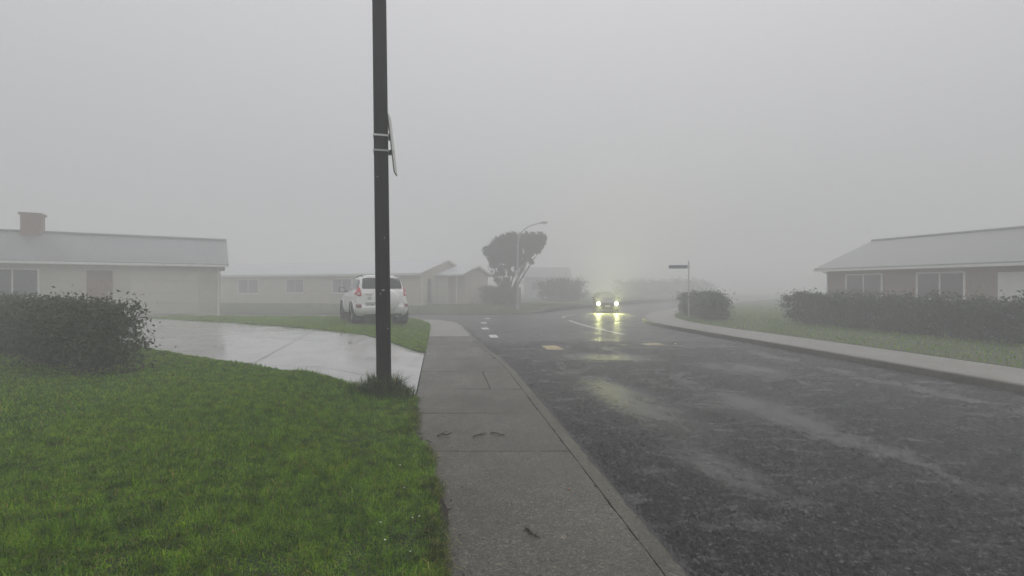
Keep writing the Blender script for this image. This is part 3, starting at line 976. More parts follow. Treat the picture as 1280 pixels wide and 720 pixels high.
# ------------------------------------------------------------------ black pole and its sign
pole = MB()
H = 7.2
lean = Vector((-.0118, .0, 1.0))
lv = [0, .3, 1, 2, 3, 4, 5, 6, H]
n8 = None
prof = lambda s: [(s, s - .02), (s - .02, s), (-s + .02, s), (-s, s - .02), (-s, -s + .02), (-s + .02, -s), (s - .02, -s), (s, -s + .02)]
pv = []
for z in lv:
    s = .096 - .0012 * z
    pv += [(p[0] + lean.x * z, p[1], z - .1 if z == 0 else z) for p in prof(s)]
pf = [(i * 8 + j, i * 8 + (j + 1) % 8, (i + 1) * 8 + (j + 1) % 8, (i + 1) * 8 + j) for i in range(len(lv) - 1) for j in range(8)]
pf += [tuple(range(7, -1, -1)), tuple((len(lv) - 1) * 8 + j for j in range(8))]
pole.add(pv, pf)
pr = thing('utility_pole', 'tall black square timber pole standing in the lawn by the driveway', 'pole', (PX, PY, hlawn(PX, PY)), R(14))
pole.build('shaft', M['pole'], pr)
capm = MB(); capm.prism(prof(.098), 'z', H - .001, H + .02, Matrix.Translation((lean.x * H, 0, 0)))
capm.build('pole_cap', M['galv'], pr)
for (x, z) in ((-.03, 1.36), (.03, 2.1), (.06, .9), (-.05, 2.9)):
    nb = MB(); nb.lathe([(0, .006), (.006, .005), (.007, 0)], 10, Matrix.Translation((x + lean.x * z, -.096 + .0012 * z, z)) @ Matrix.Rotation(R(-90), 4, 'Z'))
    nb.build('nail_head', M['galv'], pr)
tg = MB(); tg.box(-.012, .022, -.099, -.0945, 1.40, 1.418, Matrix.Translation((lean.x * 1.4, .0015, 0)))
tg.build('tag_plate', M['galv'], pr)

zb = hlawn(PX, PY)
sg = thing('street_sign', 'flat metal sign seen edge on, strapped high on the black pole', 'sign', (PX + lean.x * 3.45 * math.cos(R(14)), PY + lean.x * 3.45 * math.sin(R(14)), 3.45), R(14))
for z, m in ((.04 + 3.45 - 3.45 + .005, M['strap_white']), (-.155, M['strap_grey'])):
    s = .0935; st = MB()
    xo = lean.x * z
    for (a, b, c, d) in ((-s - .004, s + .004, -s - .006, -s - .001), (-s - .004, s + .004, s + .001, s + .006), (-s - .006, -s - .001, -s - .001, s + .001), (s + .001, s + .006, -s - .001, s + .001)):
        st.box(a + xo, b + xo, c, d, z - .012, z + .012)
    st.build('strap', m, sg)
    br = MB(); x0 = s + .006 + xo
    br.box(x0, x0 + .045 + (.02 if z < 0 else -.004), -.03, .03, z - .022, z + .022)
    br.cbox(x0 + .004, x0 + .03, -.045, .045, z - .03, z - .023, .002)
    br.tube([(x0 + .02, -.05, z), (x0 + .02, .05, z)], .009, 6)
    br.build('bracket', M['dark_metal'], sg)
T = Matrix.Translation((.157, 0, -.03)) @ Matrix.Rotation(R(-6.6), 4, 'Y') @ Matrix.Rotation(R(3.2), 4, 'Z')
T = Matrix.Translation((.150, 0, -.055)) @ Matrix.Rotation(R(6.3), 4, 'Y').inverted() @ Matrix.Rotation(R(-8), 4, 'Z')
sp = MB(); sp.cbox(0, .007, -.13, .13, -.39, .39, .0018, T); sp.build('panel', M['sign_face'], sg)
bp = MB()
bp.box(-.012, -.0005, -.127, .127, -.385, .385, T)
for zz_ in (.11, -.10): bp.box(-.030, -.0125, -.10, .10, zz_ - .018, zz_ + .018, T)
bp.box(-.030, -.0125, -.012, .012, .20, .32, T)
bp.build('back_rail', M['dark_metal'], sg)


# ------------------------------------------------------------------ cars
def ring(hw, yr, yf, zr, zf, n=4.6, N=96, zd=0.0):
    out = []
    ym, hy = (yr + yf) / 2, (yf - yr) / 2
    for k in range(N):
        t = 2 * math.pi * k / N
        c, s = math.cos(t), math.sin(t)
        # even out points round the superellipse
        q = (abs(c) ** n + abs(s) ** n) ** (-1 / n)
        x, y = c * q, s * q
        u = (y + 1) / 2
        out.append(Vector((hw * x, ym + hy * y, zr + (zf - zr) * u)))
    return out


def loft(rings, crown=0.0):
    N = len(rings[0]); mb = MB()
    V = [p for r in rings for p in r]
    F = [(i * N + j, i * N + (j + 1) % N, (i + 1) * N + (j + 1) % N, (i + 1) * N + j) for i in range(len(rings) - 1) for j in range(N)]
    for ri_, cz in ((0, -.0), (len(rings) - 1, crown)):
        c = sum(rings[ri_], Vector()) / N; c.z += cz
        ci = len(V); V.append(c)
        F += [(ri_ * N + (j + 1) % N, ri_ * N + j, ci) if ri_ == 0 else (ri_ * N + j, ri_ * N + (j + 1) % N, ci) for j in range(N)]
    mb.add(V, F)
    return mb.mesh('body')


def bool_cut(me, cutters):
    o = bpy.data.objects.new('tmp_body', me); COL.objects.link(o)
    cs = []
    for c in cutters:
        co = bpy.data.objects.new('tmp_cut', c); COL.objects.link(co); cs.append(co)
        md = o.modifiers.new('b', 'BOOLEAN'); md.operation = 'DIFFERENCE'; md.object = co; md.solver = 'EXACT'
    dg = bpy.context.evaluated_depsgraph_get()
    new = bpy.data.meshes.new_from_object(o.evaluated_get(dg))
    for q in [o] + cs: bpy.data.objects.remove(q)
    return new


def patch(bvh, poly, axis, side, off, mat, name, parent, step=.06, thick=.02, smooth=True):
    """a panel that lies on the body: polygon (a,b) cast along an axis onto the body, with a rim"""
    b = dens(poly, step); n = len(b)
    xs = [p[0] for p in b]; ys_ = [p[1] for p in b]
    gx, gy = np.meshgrid(np.arange(min(xs), max(xs), step), np.arange(min(ys_), max(ys_), step)); gx, gy = gx.ravel(), gy.ravel()
    ok = inside(b, gx, gy)
    pts = [Vector(p) for p in b] + [Vector((x, y)) for x, y in zip(gx[ok], gy[ok])]
    vs, es, fs, *_ = delaunay_2d_cdt(pts, [(i, (i + 1) % n) for i in range(n)], [], 1, 1e-5)
    d = Vector({'x': (-side, 0, 0), 'y': (0, -side, 0), 'z': (0, 0, -side)}[axis])
    V = []; inner = []
    for p in vs:
        o = {'x': Vector((side * 4, p.x, p.y)), 'y': Vector((p.x, side * 6, p.y)), 'z': Vector((p.x, p.y, side * 4))}[axis]
        h, nn, ii, di = bvh.ray_cast(o, d)
        if h is None:
            h2, nn, ii, di = bvh.find_nearest(o + d * (2.2 if axis != 'y' else 4))
            h = h2
        if nn.dot(d) > 0: nn = -nn
        V.append(h + nn * off); inner.append(h - nn * thick)
    F = [list(f) for f in fs]
    cnt = set((f[i], f[(i + 1) % len(f)]) for f in F for i in range(len(f)))
    m = {}; VV = list(V)
    side_f = []
    for (a, c) in cnt:
        if (c, a) not in cnt:
            for q in (a, c):
                if q not in m: m[q] = len(VV); VV.append(inner[q])
            side_f.append([c, a, m[a], m[c]])
    mb = MB(); mb.add(VV, F + side_f)
    return mb.build(name, mat, parent, 35 if smooth else None)


def wheel(parent, x, y, r, w, side, rimmat):
    T = Matrix.Translation((x, y, r)) @ (Matrix.Identity(4) if side > 0 else Matrix.Rotation(math.pi, 4, 'Z'))
    wd = MB()
    wd.lathe([(r * .62, -w / 2), (r * .93, -w / 2), (r * .985, -w * .38), (r, -w * .25), (r, w * .25), (r * .985, w * .38), (r * .93, w / 2), (r * .66, w / 2), (r * .62, w * .42)], 40, T)
    o = wd.build('wheel', M['tyre'], parent, 40)
    rm_ = MB()
    rm_.lathe([(r * .63, w * .40), (r * .60, w * .46), (r * .56, w * .34), (r * .5, w * .10), (0, w * .10)], 40, T)
    for k in range(5):
        a = 2 * math.pi * k / 5
        q = T @ Matrix.Rotation(a, 4, 'X')
        rm_.prism([(-.045, .05), (.045, .05), (.03, r * .58), (-.03, r * .58)], 'x', w * .18, w * .40, q)
    rm_.lathe([(.075, w * .2), (.07, w * .42), (0, w * .44)], 20, T)
    rm_.build('rim', rimmat, o, 40)
    return o


def text_mesh(body, size, extrude=.001):
    cu = bpy.data.curves.new('txt', 'FONT'); cu.body = body; cu.size = size; cu.extrude = extrude
    cu.align_x = 'CENTER'; cu.align_y = 'CENTER'; cu.resolution_u = 3; cu.offset = size * .012
    o = bpy.data.objects.new('tmp_txt', cu); COL.objects.link(o)
    dg = bpy.context.evaluated_depsgraph_get()
    me = bpy.data.meshes.new_from_object(o.evaluated_get(dg))
    bpy.data.objects.remove(o)
    return me


def build_suv(label, x, y, z, rz):
    root = thing('parked_suv', label, 'car', (x, y, z), rz)
    rings = [ring(.80, -2.02, 2.02, .34, .30, 8),
             ring(.86, -2.11, 2.12, .38, .36, 8),
             ring(.895, -2.17, 2.18, .50, .48, 8),
             ring(.905, -2.19, 2.20, .62, .60, 8),
             ring(.900, -2.13, 2.19, .70, .72, 8),
             ring(.902, -2.115, 2.17, .86, .80, 8),
             ring(.895, -2.10, 2.12, 1.02, .88, 8),
             ring(.872, -2.085, 2.00, 1.12, .94, 8),
             ring(.838, -2.065, .98, 1.19, 1.06, 6.2),
             ring(.825, -2.055, .93, 1.22, 1.09, 6.2),
             ring(.760, -1.985, .56, 1.40, 1.33, 6.2),
             ring(.705, -1.91, .16, 1.55, 1.545, 5.6),
             ring(.670, -1.86, .0, 1.615, 1.60, 4.4),
             ring(.62, -1.77, -.12, 1.655, 1.64, 4.0),
             ring(.50, -1.55, -.32, 1.68, 1.672, 3.4),
             ring(.25, -1.1, -.7, 1.692, 1.69, 2.6)]
    me = loft(rings, .001)
    cuts = []
    for yy in (-1.28, 1.38):
        for s in (-1, 1):
            c = MB(); T = Matrix.Translation((s * .85, yy, .37))
            c.lathe([(0, -.27), (.425, -.27), (.425, .27), (0, .27)], 40, T); cuts.append(c.mesh('c'))
    me2 = bool_cut(me, cuts)
    body = link_mesh('body', me2, M['car_white'], root, 32)
    me2.materials.clear(); me2.materials.append(M['car_white'])
    bm = bmesh.new(); bm.from_mesh(me); bvh = BVHTree.FromBMesh(bm); bm.free()
    # wheel arches flares
    for yy in (-1.28, 1.38):
        for s in (-1, 1):
            fl = MB()
            pts = []
            for k in range(25):
                a = R(-8 + 196 * k / 24); p = Vector((0, yy + .435 * math.cos(a), .37 + .435 * math.sin(a)))
                h, nn, ii, di = bvh.ray_cast(Vector((s * 3, p.y, max(p.z, .36))), Vector((-s, 0, 0)))
                pts.append((h.x if h else s * .86, p.y, max(p.z, .33)))
            fl.tube(pts, .030, 8)
            fl.build('arch_flare', M['car_white'], body, 50)
            wl = MB(); wl.lathe([(.0, -.25), (.42, -.25), (.424, .16)], 30, Matrix.Translation((s * .80, yy, .37)) @ (Matrix.Identity(4) if s > 0 else Matrix.Rotation(math.pi, 4, 'Z')))
            wl.build('wheel_well', M['black_trim'], body, 40)
            wheel(root, s * .79, yy, .36, .225, s, M['rim'])
    # tailgate, rear bumper
    patch(bvh, [(-.66, .56), (.66, .56), (.70, 1.19), (-.70, 1.19)], 'y', -1, .014, M['car_white'], 'tailgate', root, .05)
    bump = patch(bvh, [(-.86, .36), (.86, .36), (.87, .545), (-.87, .545)], 'y', -1, .045, M['car_white'], 'rear_bumper', root, .05, .05)
    patch(bvh, [(-.62, .345), (.62, .345), (.62, .40), (-.62, .40)], 'y', -1, .05, M['black_trim'], 'bumper_valance', bump, .05)
    for s in (-1, 1):
        pod = patch(bvh, [(s * .685, .50), (s * .865, .50), (s * .875, .78), (s * .70, .80)], 'y', -1, .038, M['car_white'], 'bumper_corner', bump, .04, .04)
        patch(bvh, [(s * .70, .615), (s * .83, .615), (s * .835, .70), (s * .70, .69)], 'y', -1, .045, M['red_dark'], 'reflector', bump, .03, .01)
        patch(bvh, [(s * .705, 1.00), (s * .775, .98), (s * .86, 1.05), (s * .868, 1.20), (s * .845, 1.27), (s * .73, 1.28), (s * .715, 1.18)], 'y', -1, .022, M['red_lens'], 'tail_light', root, .03, .03)
        tl = patch(bvh, [(s * .73, 1.035), (s * .80, 1.035), (s * .805, 1.10), (s * .73, 1.10)], 'y', -1, .026, M['clear_lens'], 'reversing_lens', root, .02, .01)
    patch(bvh, [(-.655, 1.235), (.655, 1.235), (.665, 1.30), (.625, 1.575), (.56, 1.60), (-.56, 1.60), (-.625, 1.575), (-.665, 1.30)], 'y', -1, .010, M['glass_dark'], 'rear_window', root, .05)
    patch(bvh, [(-.50, 1.625), (.50, 1.625), (.47, 1.672), (-.47, 1.672)], 'y', -1, .03, M['car_white'], 'roof_spoiler', root, .04, .03)
    patch(bvh, [(-.12, 1.628), (.12, 1.628), (.12, 1.643), (-.12, 1.643)], 'y', -1, .036, M['red_dark'], 'brake_light', root, .02, .01)
    # side glass and seams
    for s in (-1, 1):
        patch(bvh, [(-1.02, 1.215), (-1.78, 1.25), (-1.72, 1.42), (-1.58, 1.54), (-1.02, 1.565)], 'x', s, .008, M['glass_dark'], 'side_window', root, .06)
        patch(bvh, [(-.98, 1.21), (-.10, 1.16), (-.10, 1.565), (-.98, 1.565)], 'x', s, .008, M['glass_dark'], 'side_window', root, .06)
        patch(bvh, [(-.05, 1.16), (.74, 1.12), (.40, 1.40), (.14, 1.545), (-.05, 1.56)], 'x', s, .008, M['glass_dark'], 'side_window', root, .06)
        for (y0, y1, z0, z1) in ((-1.02, -.10, .48, 1.16), (-.07, .98, .46, 1.10)):
            dd = patch(bvh, [(y0 + (.35 if y0 < -1 else 0), z0), (y1, z0), (y1, z1), (y0, z1), (y0, .85)], 'x', s, .007, M['car_white'], 'side_door', root, .07)
            hb = MB(); hx = s * .918
            hb.cbox(min(hx, hx - s * .03), max(hx, hx - s * .03), y0 + .08, y0 + .30, .93, .965, .008); hb.build('handle', M['car_white'], dd)
        patch(bvh, [(-.82, .40), (.92, .38), (.92, .50), (-.82, .50)], 'x', s, .02, M['car_white'], 'sill_moulding', root, .07)
        mm = MB(); mm.cbox(min(s * .90, s * 1.12), max(s * .90, s * 1.12), .62, .74, 1.10, 1.29, .03); mm.tube([(s * .80, .72, 1.12), (s * .93, .70, 1.15)], .025, 8)
        mi = mm.build('wing_mirror', M['black_trim'], root, 40)
        mg = MB(); mg.cbox(min(s * .925, s * 1.095), max(s * .925, s * 1.095), .612, .6195, 1.125, 1.265, .003); mg.build('mirror_glass', M['clear_lens'], mi)
        rr_ = MB(); pts = []
        for k in range(13):
            yy = -1.55 + 1.55 * k / 12
            h, nn, ii, di = bvh.ray_cast(Vector((s * .585, yy, 3)), Vector((0, 0, -1)))
            pts.append((s * .585, yy, (h.z if h else 1.64) + (.0 if k in (0, 12) else .045)))
        rr_.tube(pts, .016, 8); rr_.build('roof_rail', M['black_trim'], root, 50)
        patch(bvh, [(s * .60, .70), (s * .86, .70), (s * .86, .90), (s * .66, .92)], 'y', 1, .015, M['clear_lens'], 'headlight', root, .04)
    patch(bvh, [(-.72, 1.13), (.72, 1.13), (.55, 1.53), (-.55, 1.53)], 'y', 1, .008, M['glass_dark'], 'windscreen', root, .06)
    patch(bvh, [(-.50, .68), (.50, .68), (.46, .85), (-.46, .85)], 'y', 1, .012, M['black_trim'], 'front_grille', root, .05)
    # spare wheel in its moulded cover, off to the right of the tailgate
    sc = MB(); T = Matrix.Translation((.17, -2.10, .845)) @ Matrix.Rotation(R(-90), 4, 'Z')
    sc.lathe([(.345, .0), (.362, .05), (.365, .12), (.350, .175), (.315, .205), (.22, .215), (.20, .225), (.1, .232), (0, .234)], 56, T)
    sc.build('spare_wheel_cover', M['car_white'], root, 45)
    # handle, emblem, plate lamp strip, plate
    hd = MB(); hd.cbox(-.585, -.37, -2.165, -2.10, 1.055, 1.09, .01); hd.build('tailgate_handle', M['car_white'], root, 40)
    em = MB()
    for (rx, rz_, cx, cz, tt) in ((.058, .040, -.46, .915, .007), (.020, .038, -.46, .915, .006), (.040, .014, -.46, .935, .006)):
        em.tube([(cx + rx * math.cos(a), -2.145, cz + rz_ * math.sin(a)) for a in [2 * math.pi * k / 24 for k in range(25)]], tt, 6, False)
    em.build('emblem', M['chrome'], root, 60)
    ch = MB(); ch.cbox(-.60, -.235, -2.175, -2.10, .755, .805, .012); ch.build('plate_lamp_strip', M['chrome'], root, 40)
    pl = MB(); pl.cbox(-.60, -.24, -2.165, -2.14, .615, .742, .004); pp = pl.build('number_plate', M['plate'], root)
    tm = text_mesh('KSS491', .125, .0012)
    tm.transform(Matrix.Translation((-.42, -2.1668, .678)) @ Matrix.Rotation(R(90), 4, 'X') @ Matrix.Diagonal((.70, .95, 1, 1)))
    link_mesh('plate_lettering', tm, M['plate_ink'], pp)
    # wiper, exhaust, mud flaps
    wp = MB(); wp.tube([(.05, -2.085, 1.245), (-.30, -2.075, 1.29)], .008, 6); wp.tube([(.05, -2.08, 1.24), (.05, -2.06, 1.24)], .02, 8); wp.build('rear_wiper', M['black_trim'], root)
    ex_ = MB(); ex_.tube([(.48, -1.6, .30), (.48, -2.13, .285)], .03, 12); ex_.build('exhaust_pipe', M['galv'], root, 50)
    for s in (-1, 1):
        mf = MB(); mf.box(min(s * .67, s * .90), max(s * .67, s * .90), -1.76, -1.745, .17, .42); mf.build('mud_flap', M['black_trim'], root)
    ub = MB(); ub.cbox(-.72, .72, -1.85, 1.9, .24, .37, .04); ub.build('underbody', M['black_trim'], root)
    return root


CX, CY = -5.30, 18.2
build_suv('white four wheel drive wagon with spare wheel cover, parked on the corner lawn', CX, CY, hlawn(-4.9, 17.5) + .012, R(26))


def build_hatch(label, x, y, z, rz):
    root = thing('oncoming_car', label, 'car', (x, y, z), rz)
    rings = [ring(.74, -1.90, 1.95, .26, .22), ring(.82, -1.98, 2.03, .32, .28), ring(.845, -2.02, 2.07, .46, .42), ring(.85, -2.02, 2.06, .60, .55), ring(.845, -1.99, 2.02, .80, .68),
             ring(.825, -1.95, 1.93, .92, .76), ring(.80, -1.93, 1.75, .98, .82), ring(.775, -1.92, .92, 1.02, .95), ring(.72, -1.82, .52, 1.18, 1.16), ring(.64, -1.66, .12, 1.36, 1.36),
             ring(.58, -1.5, -.08, 1.43, 1.42, 4), ring(.42, -1.2, -.35, 1.465, 1.46, 3.2), ring(.2, -.9, -.6, 1.472, 1.472, 2.5)]
    me = loft(rings, .001)
    cuts = []
    for yy in (-1.25, 1.30):
        for s in (-1, 1):
            c = MB(); c.lathe([(0, -.25), (.345, -.25), (.345, .25), (0, .25)], 32, Matrix.Translation((s * .80, yy, .31))); cuts.append(c.mesh('c'))
    me2 = bool_cut(me, cuts); me2.materials.clear(); me2.materials.append(M['car_dark'])
    link_mesh('body', me2, M['car_dark'], root, 32)
    bm = bmesh.new(); bm.from_mesh(me); bvh = BVHTree.FromBMesh(bm); bm.free()
    for yy in (-1.25, 1.30):
        for s in (-1, 1): wheel(root, s * .745, yy, .305, .195, s, M['rim'])
    patch(bvh, [(-.68, 1.0), (.68, 1.0), (.53, 1.345), (-.53, 1.345)], 'y', 1, .008, M['glass_dark'], 'windscreen', root, .06)
    patch(bvh, [(-.66, 1.04), (.66, 1.04), (.54, 1.34), (-.54, 1.34)], 'y', -1, .008, M['glass_dark'], 'rear_window', root, .06)
    patch(bvh, [(-.42, .56), (.42, .56), (.46, .68), (-.46, .68)], 'y', 1, .012, M['black_trim'], 'front_grille', root, .05)
    bu = patch(bvh, [(-.76, .26), (.76, .26), (.78, .50), (-.78, .50)], 'y', 1, .04, M['car_dark'], 'front_bumper', root, .06, .04)
    patch(bvh, [(-.45, .29), (.45, .29), (.48, .40), (-.48, .40)], 'y', 1, .046, M['black_trim'], 'air_intake', bu, .05)
    p_ = MB(); p_.cbox(-.18, .18, 2.105, 2.12, .42, .54, .003); p_.build('number_plate', M['plate'], root)
    for s in (-1, 1):
        hl = patch(bvh, [(s * .50, .585), (s * .77, .60), (s * .785, .72), (s * .54, .715)], 'y', 1, .014, M['clear_lens'], 'headlight', root, .04)
        bl = MB(); bl.lathe([(.125, 0), (.12, .02), (.08, .035), (0, .04)], 24, Matrix.Translation((s * .625, 2.035, .655)) @ Matrix.Rotation(R(90), 4, 'Z'))
        bl.build('headlight_bulb', M['lamp_on'], hl, 60)
        for (pl_) in ([(-1.0, 1.05), (-.15, 1.03), (-.15, 1.34), (-.95, 1.34), (-1.25, 1.22)], [(-.09, 1.03), (.62, 1.0), (.15, 1.30), (-.09, 1.34)]):
            patch(bvh, pl_, 'x', s, .008, M['glass_dark'], 'side_window', root, .06)
        mm = MB(); mm.cbox(min(s * .84, s * 1.0), max(s * .84, s * 1.0), .52, .62, .98, 1.10, .025); mm.tube([(s * .76, .56, .99), (s * .86, .57, 1.02)], .02, 8); mm.build('wing_mirror', M['car_dark'], root, 40)
        patch(bvh, [(s * .60, .72), (s * .80, .74), (s * .79, .92), (s * .64, .92)], 'y', -1, .014, M['red_lens'], 'tail_light', root, .04)
        for (en, tilt, cone) in ((110, 8, 172), (520, 72, 124), (1000, -42, 80)):  # forward beam, then steep down and up spots added for the fog halo
          L = bpy.data.lights.new('headlamp_beam_and_halo', 'SPOT'); L.energy = en; L.color = (.95, 1.0, .34); L.spot_size = R(cone); L.spot_blend = 1.0; L.shadow_soft_size = .06
          lo = bpy.data.objects.new('headlamp_beam_and_halo', L); COL.objects.link(lo); lo.parent = root
          lo.location = (s * .625, 2.20, .655); lo.rotation_euler = (R(90 - tilt), 0, 0)
    return root


OX, OY = 6.95, 35.9
# nose points back towards the camera
build_hatch('dark car driving out of the fog with both headlights lit', OX, OY, hroad(OY) + .004, math.pi - R(6))

# ------------------------------------------------------------------ houses
def roof_gable(mb, x0, x1, y0, y1, ze, rise, over=.4, gover=.3, th=.12):
    """ridge along local x"""
    ym = (y0 + y1) / 2; half = (y1 - y0) / 2; sl = rise / half
    zo = ze - over * sl
    prof_ = [(y0 - over, zo), (ym, ze + rise), (y1 + over, zo), (y1 + over, zo + th), (ym, ze + rise + th), (y0 - over, zo + th)]
    mb.prism(prof_, 'x', x0 - gover, x1 + gover)


def wall_gable(mb, x0, x1, y0, y1, z0, ze, rise):
    ym = (y0 + y1) / 2
    mb.prism([(y0, z0), (y1, z0), (y1, ze - .01), (ym, ze + rise - .01), (y0, ze - .01)], 'x', x0, x1)


def window(parent, x0, x1, z0, z1, y, face=-1, mat=None):
    """window on a wall facing local -y (or x faces through M)"""
    f = MB(); w = .07
    for (a, b, c, d) in ((x0, x1, z0, z0 + w), (x0, x1, z1 - w, z1), (x0, x0 + w, z0 + w, z1 - w), (x1 - w, x1, z0 + w, z1 - w), ((x0 + x1) / 2 - .025, (x0 + x1) / 2 + .025, z0 + w, z1 - w)):
        f.box(a, b, y - .05, y + .02, c, d)
    o = f.build('window', mat or M['house_white'], parent)
    s = MB(); s.box(x0 - .08, x1 + .08, y - .10, y - .003, z0 - .05, z0 - .002); s.build('sill', mat or M['house_white'], o)
    p = MB(); p.box(x0 + w * .7, x1 - w * .7, y - .018, y + .01, z0 + w * .7, z1 - w * .7); p.build('pane', M['win_glass'], o)
    return o


# the taupe bungalow across the side street, turned a little so its gable ends show
TH = 20
hz = .04
B = thing('bungalow', 'taupe bungalow with pale metal roof and cream garage, across the side street', 'house', (-4.09, 38.24, hz), R(-TH))
XG = -2.235; YF, YB = -2.35, 6.0; YR = (YF + YB) / 2; ZE, RI = 2.46, 1.14     # main block: gable plane, front and back walls, eave, rise
w = MB(); wall_gable(w, -26, XG - .06, YF + .003, YB, -.3, ZE, RI); w.build('wall', M['wall_taupe'], B)
w = MB(); w.prism([(YF, -.3), (YB, -.3), (YB, ZE - .01), (YR, ZE + RI - .01), (YF, ZE - .01)], 'x', XG - .057, XG); w.build('gable_wall', M['wall_gable'], B)
r = MB(); roof_gable(r, -26, XG, YF, YB, ZE, RI, .35, .22); r.build('roof', M['roof'], B)
fb2 = MB(); sl_m = RI / (YR - YF)
fb2.prism([(YF - .36, ZE - .36 * sl_m - .05), (YR, ZE + RI - .05), (YB + .36, ZE - .36 * sl_m - .05), (YB + .36, ZE - .36 * sl_m + .125), (YR, ZE + RI + .125), (YF - .36, ZE - .36 * sl_m + .125)], 'x', XG + .221, XG + .245)
fb2.build('barge_board', M['wall_taupe'], B)
# small wing with the garage door and a porch at its near right corner
w3 = MB(); w3.prism([(.9, -.3), (5.6, -.3), (5.6, 2.38), (3.0, 3.02), (.9, 2.5)], 'x', XG + .003, -.02); w3.build('wall', M['wall_gable'], B)
w2 = MB(); w2.box(XG + .003, -1.12, .06, .897, -.3, 2.28); w2.build('wall', M['wall_gable'], B)
r = MB(); roof_gable(r, XG + .30, 0, 0, 6.0, 2.36, .74, .2, .28); r.build('roof', M['roof'], B)
fb = MB(); fb.prism([(-.2, 2.24), (3.0, 3.04), (6.2, 2.24), (6.2, 2.42), (3.0, 3.21), (-.2, 2.42)], 'x', .281, .305); fb.build('barge_board', M['wall_taupe'], B)
gt = MB(); gt.box(XG + .03, .27, -.32, -.205, 2.30, 2.40); gt.build('gutter_pipe', M['house_white'], B)
gt2 = MB(); gt2.box(-26.2, XG + .2, YF - .47, YF - .355, ZE - .16, ZE - .05); gt2.build('gutter_pipe', M['house_white'], B)
po = MB(); po.tube([(-.36, .02, -.3), (-.36, .02, 2.31)], .05, 10); po.build('porch_post', M['house_white'], B, 50)
ep = MB(); ep.box(XG + .003, XG + .04, YF + .08, -.1, -.02, 2.2); ep.build('entry_panel', M['wall_pale'], B)
for (a, b) in ((YF + .06, YF + .2), (-.22, -.08)):
    q = MB(); q.box(XG + .042, XG + .06, a, b, -.02, 2.22); q.build('corner_board', M['house_white'], B)
sl_ = MB(); sl_.box(XG + .043, XG + .058, YF + .95, YF + 1.45, .12, 2.05); sl_.build('sidelight', M['win_glass'], B)
tb = MB(); tb.box(XG + .003, XG + .12, YF - .05, -.05, -.14, -.024); tb.build('door_step', M['house_white'], B)
dd_ = MB()
for k in range(4): dd_.cbox(XG + .10, -1.16, .022, .056, .0 + k * .54, .0 + (k + 1) * .54 - .012, .008)
dd_.build('garage_door', M['door_cream'], B)
tb = MB(); tb.box(XG + .125, -1.1, -.03, .055, -.14, -.004); tb.build('door_sill', M['house_white'], B)
hn = MB(); hn.cbox(-1.8, -1.6, .0, .02, .70, .74, .006); hn.build('door_handle', M['galv'], B)
window(B, -10.6, -8.6, .9, 2.1, YF); window(B, -15.5, -13.5, .9, 2.1, YF); window(B, -21, -18.6, .8, 2.1, YF)

# a long low house fading out behind the lamp post
G = thing('house', 'faint grey low house fading into fog behind the tree', 'house', (1.6, 64.0, .05), R(-4))
w = MB(); wall_gable(w, 0, 6.0, 0, 7, -.4, 2.7, 1.3); w.build('wall', M['wall_grey'], G)
r = MB(); roof_gable(r, 0, 6.0, 0, 7, 2.7, 1.3, .4, .3); r.build('roof', M['roof_dark'], G)
window(G, 1.0, 2.4, .9, 2.1, 0, -1, M['wall_grey']); window(G, 3.9, 5.2, .9, 2.1, 0, -1, M['wall_grey'])
dr = MB(); dr.cbox(2.62, 3.3, -.04, -.004, -.1, 2.05, .008); dr.build('front_door', M['wall_grey'], G)

# neighbours outside the middle of the view
W = thing('house', 'cream weatherboard house at the end of the driveway', 'house', (-19.5, 21.5, .18), R(32))
w = MB(); wall_gable(w, -7, 5.5, 0, 7.5, -.4, 2.5, 1.35); w.build('wall', M['wall_pale'], W)
r = MB(); roof_gable(r, -7, 5.5, 0, 7.5, 2.5, 1.35, .5, .35); rf = r.build('roof', M['roof_dark'], W)
c = MB(); c.box(-2.6, -1.9, 3.2, 4.0, 3.4, 4.75); c.box(-2.66, -1.84, 3.14, 4.06, 4.752, 4.86); c.build('chimney', M['brick'], rf)
for a in (-5.8, -2.9): window(W, a, a + 1.7, .85, 2.1, 0)
dd_ = MB()
for k in range(4): dd_.cbox(1.9, 4.6, -.045, -.004, -.02 + k * .53, -.02 + (k + 1) * .53 - .012, .008)
dd_.build('garage_door', M['door_cream'], W)
dr = MB(); dr.cbox(.35, 1.25, -.05, -.004, -.05, 2.03, .01); do = dr.build('front_door', M['brick'], W)
kn = MB(); kn.cbox(1.10, 1.16, -.10, -.052, .95, 1.05, .01); kn.build('handle', M['galv'], do)
gu = MB(); gu.box(-7.3, 5.8, -.62, -.505, 2.29, 2.40); gu.build('gutter_pipe', M['house_white'], W)

for xx in (-6.9, 5.4):
    q = MB(); q.tube([(xx, -.5, 2.3), (xx, -.06, 2.12), (xx, -.06, -.2)], .04, 8); q.build('downpipe', M['house_white'], W, 50)
q = MB(); q.tube([(-7.34, 3.75, 3.98), (5.84, 3.75, 3.98)], .09, 8); q.build('ridge_cap', M['roof_dark'], W, 50)
E = thing('house', 'brown brick house behind the hedge on the opposite side of the street', 'house', (19.5, 20.5, .05), R(-72))
w = MB(); wall_gable(w, -6.5, 6.5, 0, 8, -.4, 2.5, 1.5); w.build('wall', M['brick'], E)
r = MB(); roof_gable(r, -6.5, 6.5, 0, 8, 2.5, 1.5, .5, .35); r.build('roof', M['roof_dark'], E)
for a in (-5.4, -2.0, 3.4): window(E, a, a + 1.9, .85, 2.1, 0)
dr = MB(); dr.cbox(1.0, 1.95, -.05, -.004, -.05, 2.03, .01); dr.build('front_door', M['house_white'], E)

